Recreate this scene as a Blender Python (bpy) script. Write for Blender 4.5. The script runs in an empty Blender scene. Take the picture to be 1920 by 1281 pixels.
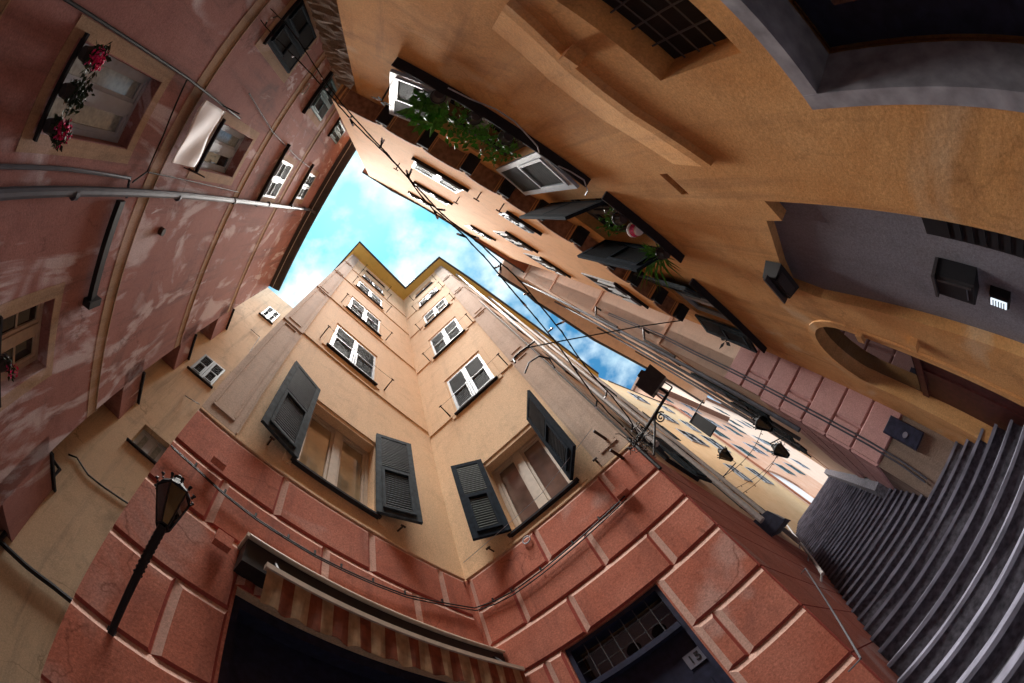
import bpy, bmesh, math, random
import numpy as np
from mathutils import Vector, Matrix
from mathutils.geometry import delaunay_2d_cdt
random.seed(7)
R = math.radians
sc = bpy.context.scene
COL = sc.collection

# ------------------------------------------------------------------ camera
# 15 mm full-frame fisheye tilted almost straight up; world z is the true vertical
FPX = 820.0; CX, CY = 960.0, 640.5; ZEN = (734.6, 414.3)
def camdir(p):
    x, y = p[0]-CX, -(p[1]-CY); r = math.hypot(x, y)
    th = 2*math.asin(min(1, r/2/FPX)); s = math.sin(th)/max(r, 1e-9)
    return np.array([x*s, y*s, -math.cos(th)])
_up = camdir(ZEN)
_x = np.cross([0, 1., 0], _up); _x /= np.linalg.norm(_x)
ROT = np.stack([_x, np.cross(_up, _x), _up])
def wd(p): return ROT @ camdir(p)

cam = bpy.data.cameras.new('camera')
camo = bpy.data.objects.new('camera', cam); COL.objects.link(camo)
camo.matrix_world = Matrix(ROT.tolist()).to_4x4()
cam.type = 'PANO'
cam.sensor_width = 36; cam.sensor_height = 24; cam.sensor_fit = 'HORIZONTAL'
cam.clip_start = 0.05; cam.clip_end = 3000
for tgt in (cam, getattr(cam, 'cycles', None)):
    try:
        tgt.panorama_type = 'FISHEYE_EQUISOLID'
        tgt.fisheye_lens = FPX/1920*36
        tgt.fisheye_fov = R(270)
    except Exception: pass
sc.camera = camo

# ------------------------------------------------------------------ world and sun
EXPOSURE = 2.5
SUN_EL, SUN_AZ = 85.0, 25.0
w = bpy.data.worlds.new('World'); sc.world = w; w.use_nodes = True
nt = w.node_tree; nt.nodes.clear()
out = nt.nodes.new('ShaderNodeOutputWorld'); bg = nt.nodes.new('ShaderNodeBackground')
sky = nt.nodes.new('ShaderNodeTexSky'); sky.sky_type = 'NISHITA'; sky.sun_disc = False
sky.sun_elevation = R(SUN_EL); sky.sun_rotation = R(90-SUN_AZ)
tint = nt.nodes.new('ShaderNodeMix'); tint.data_type = 'RGBA'; tint.blend_type = 'MULTIPLY'; tint.inputs[0].default_value = 1
tint.inputs[7].default_value = (0.14, 0.46, 0.56, 1)
geo = nt.nodes.new('ShaderNodeTexCoord')
mp = nt.nodes.new('ShaderNodeMapping'); mp.inputs['Scale'].default_value = (1, 1, 1.6); mp.inputs['Location'].default_value = (0.31, 0.12, 0.2)
nz = nt.nodes.new('ShaderNodeTexNoise'); nz.inputs['Scale'].default_value = 5.6; nz.inputs['Detail'].default_value = 10; nz.inputs['Roughness'].default_value = 0.55
cr = nt.nodes.new('ShaderNodeValToRGB'); cr.color_ramp.elements[0].position = 0.41; cr.color_ramp.elements[1].position = 0.60
mx = nt.nodes.new('ShaderNodeMix'); mx.data_type = 'RGBA'
mx.inputs[7].default_value = (3.9, 5.1, 5.5, 1)
L = nt.links.new
nz2 = nt.nodes.new('ShaderNodeTexNoise'); nz2.inputs['Scale'].default_value = 10; nz2.inputs['Detail'].default_value = 9
cm = nt.nodes.new('ShaderNodeMix'); cm.data_type = 'RGBA'; cm.inputs[6].default_value = (2.9, 3.9, 4.3, 1); cm.inputs[7].default_value = (4.9, 5.5, 5.7, 1)
cr3 = nt.nodes.new('ShaderNodeValToRGB'); cr3.color_ramp.elements[0].position = .38; cr3.color_ramp.elements[1].position = .62
L(mp.outputs[0], nz2.inputs['Vector']); L(nz2.outputs['Fac'], cr3.inputs[0]); L(cr3.outputs[0], cm.inputs[0]); L(cm.outputs[2], mx.inputs[7])
L(geo.outputs['Generated'], mp.inputs[0]); L(mp.outputs[0], nz.inputs['Vector']); L(nz.outputs['Fac'], cr.inputs[0])
L(sky.outputs[0], tint.inputs[6]); L(tint.outputs[2], mx.inputs[6]); L(cr.outputs[0], mx.inputs[0])
L(mx.outputs[2], bg.inputs[0]); bg.inputs[1].default_value = 0.05; L(bg.outputs[0], out.inputs[0])
sd = bpy.data.lights.new('sun', 'SUN'); sd.energy = 5.0; sd.angle = R(38); sd.color = (1, 0.96, 0.9)
so = bpy.data.objects.new('sun', sd); COL.objects.link(so)
_d = Vector((math.cos(R(SUN_EL))*math.cos(R(SUN_AZ)), math.cos(R(SUN_EL))*math.sin(R(SUN_AZ)), math.sin(R(SUN_EL))))
so.rotation_euler = _d.to_track_quat('Z', 'Y').to_euler()
vs = sc.view_settings
sc.display_settings.display_device = 'sRGB'; vs.view_transform = 'Standard'; vs.look = 'None'; vs.exposure = EXPOSURE; vs.gamma = 1
sc.cycles.max_bounces = 10; sc.cycles.diffuse_bounces = 8

# ------------------------------------------------------------------ materials
def newmat(name):
    m = bpy.data.materials.new(name); m.use_nodes = True
    return m, m.node_tree, m.node_tree.nodes['Principled BSDF']
def plain(name, col, rough=0.6, metal=0.0, spec=0.22, var=0.12, scale=14):
    m, t, b = newmat(name)
    b.inputs['Roughness'].default_value = rough; b.inputs['Metallic'].default_value = metal
    b.inputs['Specular IOR Level'].default_value = spec
    g = t.nodes.new('ShaderNodeNewGeometry'); n = t.nodes.new('ShaderNodeTexNoise'); n.inputs['Scale'].default_value = scale; n.inputs['Detail'].default_value = 5
    c = t.nodes.new('ShaderNodeValToRGB')
    c.color_ramp.elements[0].position = .3; c.color_ramp.elements[1].position = .7
    c.color_ramp.elements[0].color = [max(0, v*(1-var)) for v in col]+[1]; c.color_ramp.elements[1].color = [min(1, v*(1+var)) for v in col]+[1]
    t.links.new(g.outputs['Position'], n.inputs['Vector']); t.links.new(n.outputs['Fac'], c.inputs[0]); t.links.new(c.outputs[0], b.inputs['Base Color'])
    return m
def plaster(name, col, col2, stain=(0.1, 0.08, 0.07), stain_amt=0.35, patch=None, patch_amt=0.0, grain=0.25, big=0.45, bump=0.25, streak=False, crack=0.0):
    """weathered lime plaster: two-tone mottling, grain, dark stains, optional pale repair streaks and painted bands"""
    m, t, b = newmat(name); N = t.nodes.new; K = t.links.new
    b.inputs['Roughness'].default_value = 0.9; b.inputs['Specular IOR Level'].default_value = 0.15
    g = N('ShaderNodeNewGeometry')
    def noise(scale, detail=6, rough=.6, dist=0, vec=None):
        n = N('ShaderNodeTexNoise'); n.inputs['Scale'].default_value = scale; n.inputs['Detail'].default_value = detail
        n.inputs['Roughness'].default_value = rough; n.inputs['Distortion'].default_value = dist
        K(vec or g.outputs['Position'], n.inputs['Vector']); return n.outputs['Fac']
    def ramp(f, a, bb, ca=(0, 0, 0, 1), cb=(1, 1, 1, 1)):
        r = N('ShaderNodeValToRGB'); r.color_ramp.elements[0].position = a; r.color_ramp.elements[1].position = bb
        r.color_ramp.elements[0].color = ca; r.color_ramp.elements[1].color = cb; K(f, r.inputs[0]); return r.outputs[0]
    def mix(f, a, bb, mode='MIX', amt=None):
        x = N('ShaderNodeMix'); x.data_type = 'RGBA'; x.blend_type = mode
        if f is not None: K(f, x.inputs[0])
        if amt is not None: x.inputs[0].default_value = amt
        for i, v in ((6, a), (7, bb)):
            if isinstance(v, tuple): x.inputs[i].default_value = v if len(v) == 4 else v+(1,)
            else: K(v, x.inputs[i])
        return x.outputs[2]
    def mul(f, k):
        x = N('ShaderNodeMath'); x.operation = 'MULTIPLY'; K(f, x.inputs[0])
        if isinstance(k, (int, float)): x.inputs[1].default_value = k
        else: K(k, x.inputs[1])
        return x.outputs[0]
    c = mix(ramp(noise(big*1.6, 8), .3, .7), tuple(col), tuple(col2))
    c = mix(mul(ramp(noise(3.1, 9, .7), .52, .75), .5), c, tuple(v*.62 for v in col))
    c = mix(mul(ramp(noise(.9, 10, .72, .6), .54, .78), stain_amt), c, tuple(stain))
    # vertical rain streaks
    mpn = N('ShaderNodeMapping'); mpn.inputs['Scale'].default_value = (3.2, 3.2, .22); K(g.outputs['Position'], mpn.inputs[0])
    c = mix(mul(ramp(noise(1.4, 8, .65, 0, mpn.outputs[0]), .52, .8), stain_amt*.9), c, tuple(v*.9 for v in stain))
    if patch:
        if streak:
            mp2 = N('ShaderNodeMapping'); mp2.inputs['Scale'].default_value = (1.0, 1.0, .34); mp2.inputs['Rotation'].default_value = (R(28), R(24), 0); K(g.outputs['Position'], mp2.inputs[0])
            a = ramp(noise(.95, 5, .55, 1.7, mp2.outputs[0]), .545, .61)
            a2 = ramp(noise(3.6, 3, .5, 1.6, mp2.outputs[0]), .60, .66)
            a = mix(None, a, mul(a2, ramp(noise(.5, 2, .5, 0), .5, .6)), 'ADD', 1.0)
            a = mul(a, ramp(noise(.8, 3, .5, .5), .40, .52))
        else:
            a = ramp(noise(.8, 4, .5, .8), .60, .68)
        c = mix(mul(a, patch_amt), c, tuple(patch))
    if crack:
        nn = N('ShaderNodeTexNoise'); nn.inputs['Scale'].default_value = 2.2; nn.inputs['Detail'].default_value = 6; K(g.outputs['Position'], nn.inputs['Vector'])
        va = N('ShaderNodeVectorMath'); va.operation = 'MULTIPLY_ADD'; K(nn.outputs['Color'], va.inputs[0]); va.inputs[1].default_value = (.8, .8, .8); K(g.outputs['Position'], va.inputs[2])
        vo_ = N('ShaderNodeTexVoronoi'); vo_.feature = 'DISTANCE_TO_EDGE'; vo_.inputs['Scale'].default_value = .75; K(va.outputs[0], vo_.inputs['Vector'])
        line = ramp(vo_.outputs['Distance'], .0, .012, (1, 1, 1, 1), (0, 0, 0, 1))
        c = mix(mul(mul(line, ramp(noise(.9, 3, .5), .5, .58)), crack), c, tuple(v*.35 for v in col))
    if grain:
        gr = ramp(noise(55, 3, .7), .25, .75, (1-grain, 1-grain, 1-grain, 1), (1+grain, 1+grain, 1+grain, 1))
        c = mix(None, c, gr, 'MULTIPLY', 1.0)
    K(c, b.inputs['Base Color'])
    bp = N('ShaderNodeBump'); bp.inputs['Strength'].default_value = bump; bp.inputs['Distance'].default_value = .02
    ad = N('ShaderNodeMath'); ad.operation = 'ADD'; K(noise(2.2, 10, .65), ad.inputs[0]); K(mul(noise(34, 5, .7), .5), ad.inputs[1])
    K(ad.outputs[0], bp.inputs['Height']); K(bp.outputs[0], b.inputs['Normal'])
    return m
M = {
 'beige': plaster('beige_plaster', (.68, .47, .29), (.74, .54, .35), stain=(.3, .2, .14), stain_amt=.3, bump=.2),
 'strip': plaster('grey_pink_plaster', (.47, .35, .27), (.54, .41, .33), stain=(.22, .16, .13), stain_amt=.4, bump=.2),
 'strip_line': plaster('maroon_line', (.36, .2, .14), (.42, .25, .18), stain_amt=.2),
 'red': plaster('red_rustication_plaster', (.44, .135, .085), (.52, .20, .14), stain=(.15, .065, .06), stain_amt=.75, crack=.6, patch=(.52, .36, .32), patch_amt=.6, grain=.36, big=.9),
 'redshade': plaster('painted_shade_edge', (.33, .07, .055), (.38, .09, .07), stain=(.12, .04, .04), stain_amt=.3),  # trompe-l'oeil shade painted on block edges, mostly undersides
 'joint': plaster('painted_light_edge', (.60, .36, .29), (.66, .43, .36), stain=(.25, .1, .08), stain_amt=.35),  # trompe-l'oeil light painted on the top and one side of blocks
 'rose': plaster('weathered_rose_plaster', (.29, .135, .125), (.38, .19, .175), stain=(.09, .075, .08), stain_amt=.85, patch=(.56, .47, .50), patch_amt=.9, crack=.5, streak=True, grain=.25),
 'ochre': plaster('ochre_band', (.34, .22, .14), (.42, .29, .20), stain=(.10, .08, .07), stain_amt=.7, patch=(.55, .42, .4), patch_amt=.4, streak=True),
 'orange': plaster('orange_plaster', (.60, .29, .10), (.71, .41, .18), stain=(.22, .10, .05), stain_amt=.75, patch=(.68, .50, .32), patch_amt=.6, grain=.2, bump=.25, crack=.28, big=.8),
 'orange2': plaster('orange_plaster_clean', (.72, .38, .15), (.76, .43, .19), stain=(.4, .2, .1), stain_amt=.2, grain=.15),
 'cream': plaster('cream_plaster', (.60, .45, .30), (.66, .52, .37), stain=(.17, .15, .13), stain_amt=.75, grain=.2, crack=.6),
 'pinkbeige': plaster('pink_beige_plaster', (.70, .53, .42), (.75, .58, .47), stain=(.35, .22, .16), stain_amt=.3, grain=.15),
 'mauve': plaster('mauve_rustication', (.50, .28, .27), (.56, .34, .33), stain=(.25, .14, .13), stain_amt=.35),
 'tan': plaster('tan_plaster', (.50, .34, .22), (.56, .4, .27), stain=(.2, .13, .1), stain_amt=.4),
 'yellow': plaster('yellow_plaster', (.60, .43, .24), (.66, .50, .31), stain=(.5, .32, .2), stain_amt=.2, grain=.1),
 'salmon': plaster('salmon_plaster', (.58, .33, .22), (.64, .42, .31), stain=(.6, .3, .2), stain_amt=.2, grain=.1),
 'soffit': plaster('yellow_eave', (.60, .43, .11), (.65, .48, .15), stain=(.35, .25, .1), stain_amt=.2, grain=.08),
 'stone': plaster('rough_stone_wall', (.20, .15, .12), (.27, .20, .16), stain=(.06, .05, .045), stain_amt=.6, bump=1.0),
 'greyplaster': plaster('grey_blue_plaster', (.19, .19, .23), (.25, .25, .29), stain=(.1, .08, .09), stain_amt=.5),
 'slate': plain('slate', (.028, .026, .030), .9, spec=.08),
 'marble': plain('grey_marble', (.30, .30, .34), .5, var=.3, scale=9),
 'white': plain('white_painted_wood', (.38, .44, .52), .45, var=.07),
 'cool': plain('pale_blue_painted_wood', (.32, .41, .50), .45, var=.08),
 'greyw': plain('grey_painted_wood', (.30, .31, .32), .5, var=.15),
 'tanw': plain('tan_window_wood', (.50, .42, .34), .5, var=.1),
 'green': plain('dark_green_shutter', (.014, .021, .032), .95, spec=.05, var=.3),
 'greyblue': plain('grey_blue_shutter', (.038, .050, .062), .9, spec=.1, var=.4),
 'slat': plain('shaded_slats', (.10, .11, .125), .6),  # slats darker than their frame, shade of the louvres put into the colour
 'dark': plain('dark_infill', (.012, .014, .022), .6),
 'glass': plain('window_glass', (.015, .018, .02), .04, spec=1.0, var=.1),
 'curtain': plain('lace_curtain', (.55, .60, .62), .8, var=.1, scale=30),
 'reflectglass': plain('glass_painted_reflection', (.34, .26, .16), .06, spec=1.0, var=.45, scale=2.2),  # reflection of the facing wall painted into the pane colour
 'roseglass': plain('glass_over_dim_room', (.15, .10, .085), .06, spec=1.0, var=.5, scale=2.5),
 'lace': plain('lace_behind_glass', (.26, .32, .33), .12, spec=.8, var=.25, scale=22),
 'interior': plain('dim_interior', (.03, .028, .03), .8),
 'iron': plain('black_iron', (.016, .016, .02), .6, spec=.3),
 'rust': plain('rusty_iron', (.05, .028, .02), .7),
 'darkzinc': plain('dull_iron_bars', (.09, .09, .10), .6),
 'zinc': plain('zinc_pipe', (.085, .09, .115), .5, metal=.2, var=.2, scale=5),
 'palepipe': plain('pale_pipe', (.45, .43, .42), .5, var=.12),
 'cable': plain('black_cable', (.014, .013, .014), .6),
 'bulb': plain('white_bulb', (.75, .76, .8), .25),
 'cloth': plain('white_cloth', (.84, .83, .86), .8, var=.04, scale=4),
 'leaf': plain('leaf_green', (.075, .21, .03), .45, var=.5, scale=25),
 'leafdark': plain('dark_leaf', (.022, .04, .02), .5, var=.5, scale=25),
 'petal': plain('crimson_petal', (.74, .03, .16), .6, var=.5, scale=40),
 'terracotta': plain('terracotta', (.32, .13, .08), .7),
 'brick': plain('old_brick_arch', (.30, .15, .09), .85, var=.35, scale=12),
 'wood': plain('dark_red_door_wood', (.075, .022, .02), .45, var=.3),
 'door': plain('dark_blue_door', (.024, .027, .055), .5, var=.3),
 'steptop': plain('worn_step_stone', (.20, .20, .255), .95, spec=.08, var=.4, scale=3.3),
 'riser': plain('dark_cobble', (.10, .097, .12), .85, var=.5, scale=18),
 'ground': plain('paving', (.10, .09, .095), .85, var=.35, scale=6),
 'tile': plain('roof_tile', (.20, .12, .09), .85, var=.3),
 'gutter': plain('dark_gutter', (.055, .05, .055), .5),
 'awn': plain('black_awning_case', (.03, .025, .025), .5),
 'paper': plain('poster_paper', (.72, .72, .74), .8, var=.05),
 'bluegreen': plain('blue_green_shutter', (.10, .20, .24), .5, var=.15),
}
m, t, b = newmat('striped_awning_fabric'); M['stripe'] = m
tc = t.nodes.new('ShaderNodeTexCoord'); wv = t.nodes.new('ShaderNodeTexWave'); wv.bands_direction = 'X'; wv.inputs['Scale'].default_value = 1.0
cr2 = t.nodes.new('ShaderNodeValToRGB'); cr2.color_ramp.interpolation = 'CONSTANT'
cr2.color_ramp.elements[0].color = (.42, .09, .03, 1); cr2.color_ramp.elements[1].position = .5; cr2.color_ramp.elements[1].color = (.60, .38, .19, 1)
t.links.new(tc.outputs['UV'], wv.inputs['Vector']); t.links.new(wv.outputs['Fac'], cr2.inputs[0]); t.links.new(cr2.outputs[0], b.inputs['Base Color']); b.inputs['Roughness'].default_value = .85
m, t, b = newmat('lit_lamp_tubes'); M['lit'] = m
b.inputs['Emission Color'].default_value = (.75, .88, 1, 1); b.inputs['Emission Strength'].default_value = .22; b.inputs['Base Color'].default_value = (.7, .75, .8, 1)

# ------------------------------------------------------------------ object helpers
def V3(x, y, z): return Vector((float(x), float(y), float(z)))
class MB:
    """collects faces in world space and links them as one mesh object"""
    def __init__(s): s.v = []; s.f = []; s.mi = []; s.uv = None
    def face(s, pts, mi=0):
        i = len(s.v); s.v += [tuple(p) for p in pts]; s.f.append(tuple(range(i, i+len(pts)))); s.mi.append(mi)
    def hexa(s, p, mi=0):     # p: 8 corners, bottom ring then top ring
        i = len(s.v); s.v += [tuple(q) for q in p]
        for f in ((0, 3, 2, 1), (4, 5, 6, 7), (0, 1, 5, 4), (1, 2, 6, 5), (2, 3, 7, 6), (3, 0, 4, 7)):
            s.f.append(tuple(i+k for k in f)); s.mi.append(mi)
    def prism(s, poly, z0, z1, mi=0):
        n = len(poly); i = len(s.v); s.v += [(float(p[0]), float(p[1]), z0) for p in poly]+[(float(p[0]), float(p[1]), z1) for p in poly]
        s.f.append(tuple(i+k for k in range(n))[::-1]); s.f.append(tuple(i+n+k for k in range(n))); s.mi += [mi, mi]
        for k in range(n): s.f.append((i+k, i+(k+1) % n, i+n+(k+1) % n, i+n+k)); s.mi.append(mi)
    def box(s, W, u0, u1, z0, z1, n0, n1, mi=0):
        s.hexa([W.p(u0, z0, n0), W.p(u1, z0, n0), W.p(u1, z0, n1), W.p(u0, z0, n1), W.p(u0, z1, n0), W.p(u1, z1, n0), W.p(u1, z1, n1), W.p(u0, z1, n1)], mi)
    def tube(s, pts, r, n=8, mi=0, cap=True):
        pts = [Vector(p) for p in pts]; rings = []
        for k, p in enumerate(pts):
            d = (pts[min(k+1, len(pts)-1)]-pts[max(k-1, 0)]).normalized()
            a = d.cross(Vector((.13, .21, .97))); 
            if a.length < 1e-3: a = d.cross(Vector((1, 0, 0)))
            a.normalize(); bb = d.cross(a); rr = r[k] if isinstance(r, (list, tuple)) else r
            i = len(s.v); s.v += [tuple(p+(a*math.cos(2*math.pi*j/n)+bb*math.sin(2*math.pi*j/n))*rr) for j in range(n)]; rings.append(i)
        for a, bb in zip(rings, rings[1:]):
            for j in range(n): s.f.append((a+j, a+(j+1) % n, bb+(j+1) % n, bb+j)); s.mi.append(mi)
        if cap:
            s.f.append(tuple(rings[0]+j for j in range(n))[::-1]); s.f.append(tuple(rings[-1]+j for j in range(n))); s.mi += [mi, mi]
    def build(s, name, mats, parent=None, smooth=False, label=None, merge=False):
        me = bpy.data.meshes.new(name)
        me.from_pydata(s.v, [], s.f)
        for k in (mats if isinstance(mats, (list, tuple)) else [mats]): me.materials.append(M[k])
        for p, i in zip(me.polygons, s.mi): p.material_index = i; p.use_smooth = smooth
        me.update()
        bm = bmesh.new(); bm.from_mesh(me)
        if merge: bmesh.ops.remove_doubles(bm, verts=bm.verts, dist=1e-4)
        bmesh.ops.recalc_face_normals(bm, faces=bm.faces); bm.to_mesh(me); bm.free()
        o = bpy.data.objects.new(name, me); COL.objects.link(o)
        if parent is not None: attach(o, parent)
        if label: o['label'] = label
        return o
ORIG = {}
def attach(o, parent):
    o.parent = parent
    base = ORIG.get(parent.name, Vector((0, 0, 0)))
    if base.length: o.matrix_parent_inverse = Matrix.Translation(-base)
def empty(name, loc, label, cat, group=None):
    o = bpy.data.objects.new(name, None); COL.objects.link(o); o.location = loc; o.empty_display_size = .3
    ORIG[o.name] = Vector(loc); o['label'] = label; o['category'] = cat
    if group: o['group'] = group
    return o
def tag(o, label=None, cat=None, group=None, kind=None):
    for k, v in (('label', label), ('category', cat), ('group', group), ('kind', kind)):
        if v: o[k] = v
    return o

class Wall:
    """vertical wall plane: u runs along it, z is height, n points out towards the alley"""
    def __init__(s, a, b):
        s.a = np.array(a, float); s.b = np.array(b, float); s.L = float(np.linalg.norm(s.b-s.a)); s.d = (s.b-s.a)/s.L
        n = np.array([-s.d[1], s.d[0]]); s.n = n if (-s.a)@n > 0 else -n
    def p(s, u, z, n=0.0):
        q = s.a+s.d*u+s.n*n; return V3(q[0], q[1], z)
    def uv(s, px, off=0.0):
        r = wd(px); q = s.a+s.n*off; k = (q@s.n)/(r[:2]@s.n); P = r*k
        return float((P[:2]-s.a)@s.d), float(P[2])
    def at(s, px, off=0.0):
        u, z = s.uv(px, off); return s.p(u, z, off)
def hz(px, z):
    r = wd(px); k = z/r[2]; return V3(r[0]*k, r[1]*k, z)
def dr(az): return np.array([math.cos(R(az)), math.sin(R(az))])
def isect(d1, p1, d2, p2):
    t = np.linalg.solve(np.array([d1, -d2]).T, np.array(p2)-np.array(p1)); return np.array(p1)+d1*t[0]
O2 = np.zeros(2)

# plan of the square (metres, eye at the origin, ground 1.5 m below the eye)
GZ = -1.5
nrm = lambda az, d: (dr(az), d*np.array([-dr(az)[1], dr(az)[0]]))
dA, pA = nrm(-139.1, 2.54); dB, pB = nrm(135.8, 3.406)
A0 = isect(dA, pA, dr(-41.2), O2); I0 = isect(dA, pA, dB, pB); B0 = isect(dB, pB, dr(-139.3), O2)
C1 = B0+14.5*dr(-147)
dL, pL = dr(117.8), 3.05*dr(27.8)
L0 = isect(dL, pL, dr(-27.2), O2); L1 = isect(dL, pL, dr(64), O2)
dG, pG = dr(-142), 5.5*dr(-52)
G1 = isect(dG, pG, dr(-60), O2)
nD = np.array([.4617, -.8870]); dD = dr(-152.5)
D0 = isect(dD, -1.49*nD, dr(70.4), O2); D1 = isect(dD, -1.49*nD, dr(-165.3), O2)
U0 = isect(dD, -1.2*nD, dr(60), O2); U1 = isect(dD, -1.2*nD, dr(-165.1), O2)
dF = dr(-153.1); F0 = isect(dF, -.647*np.array([.4524, -.8918]), dr(-158.9), O2); F1 = F0+15*dF
dE, pE = dr(-158.5), 3.8*dr(-68.5)
E0 = isect(dE, pE, dr(-145.5), O2)
WA, WB, WC, WL = Wall(A0, I0), Wall(B0, I0), Wall(B0, C1), Wall(L0, L1)
WG = Wall(G1, G1-dG*6); WD, WU, WF1, WF2 = Wall(D0, D1), Wall(U0, U1), Wall(F0, F0+3*dr(116.9)), Wall(F0, F1)
WE = Wall(E0, E0+dE*30)
WS = Wall(L1, D0+.9*dr(117.5))

def facade(mb, W, u0, u1, z0, z1, holes, thick=.4, depth=.22, polyholes=(), n=0.0, outline=None):
    """wall slab with real openings: front, reveals, and the slab's ends"""
    vs_, es = [], []
    def loop(pts):
        i = len(vs_); vs_.extend(Vector((a, b)) for a, b in pts); k = len(pts)
        es.extend((i+j, i+(j+1) % k) for j in range(k))
    outl = outline or [(u0, z0), (u1, z0), (u1, z1), (u0, z1)]
    loop(outl)
    hl = [[(a, c), (b, c), (b, d), (a, d)] for a, b, c, d in holes]+[list(p) for p in polyholes]
    for h in hl: loop(h)
    vo, _, fo, *_r = delaunay_2d_cdt(vs_, es, [], 0, 1e-5)
    def inside(p, poly):
        c = False; j = len(poly)-1
        for i in range(len(poly)):
            a, b = poly[i], poly[j]
            if (a[1] > p[1]) != (b[1] > p[1]) and p[0] < (b[0]-a[0])*(p[1]-a[1])/(b[1]-a[1]+1e-12)+a[0]: c = not c
            j = i
        return c
    for f in fo:
        c = (sum(vo[i][0] for i in f)/3, sum(vo[i][1] for i in f)/3)
        if not inside(c, outl) or any(inside(c, h) for h in hl): continue
        for nn in (n, n-thick): mb.face([W.p(vo[i][0], vo[i][1], nn) for i in f])
    for lp in [outl]+hl:
        k = len(lp)
        for j in range(k):
            a, b = lp[j], lp[(j+1) % k]
            mb.face([W.p(*a, n), W.p(*b, n), W.p(*b, n-thick), W.p(*a, n-thick)])

# ------------------------------------------------------------------ window kit
def louvre_leaf(mb, O, ex, ey, ez, w, h, th=.04, split=.52, fr=.075, pitch=.045, flap=0.0, slat=True):
    """shutter leaf: O hinge foot, ex across, ez up, ey outwards; upper and lower louvred panels"""
    def bx(x0, x1, z0, z1, y0, y1, mi=0, tilt=0):
        P = lambda x, y, z: O+ex*x+ey*y+ez*z
        mb.hexa([P(x0, y0, z0), P(x1, y0, z0), P(x1, y1, z0+tilt), P(x0, y1, z0+tilt), P(x0, y0, z1), P(x1, y0, z1), P(x1, y1, z1+tilt), P(x0, y1, z1+tilt)], mi)
    bx(0, fr, 0, h, 0, th); bx(w-fr, w, 0, h, 0, th)
    zm = h*split
    bx(fr, w-fr, 0, fr*1.3, 0, th); bx(fr, w-fr, h-fr, h, 0, th); bx(fr, w-fr, zm-fr*.4, zm+fr*.4, 0, th)
    bx(fr, w-fr, fr*1.3, zm-fr*.4, th*.05, th*.2, 1); bx(fr, w-fr, zm+fr*.4, h-fr, th*.05, th*.2, 1)  # dark sheets behind the slats stand for shade in the gaps
    # inner frame of the lower, openable panel
    y0, y1 = (th, th+.02)
    bx(fr*1.0, fr*1.5, fr*1.3, zm-fr*.4, y0-.012, y1+flap*.3); bx(w-fr*1.5, w-fr, fr*1.3, zm-fr*.4, y0-.012, y1+flap*.3)
    bx(fr*1.5, w-fr*1.5, zm-fr*.9, zm-fr*.4, y0-.012, y1); bx(fr*1.5, w-fr*1.5, fr*1.3, fr*1.8, y0-.012, y1+flap*.4)
    if slat:
        for a, b in ((fr*1.8, zm-fr*.9), (zm+fr*.4, h-fr)):
            k = max(2, int((b-a)/pitch))
            for j in range(k):
                z = a+(b-a)*(j+.5)/k
                bx(fr, w-fr, z-.005, z+.005, th*.25, th*.92, 2, -.022)
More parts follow.
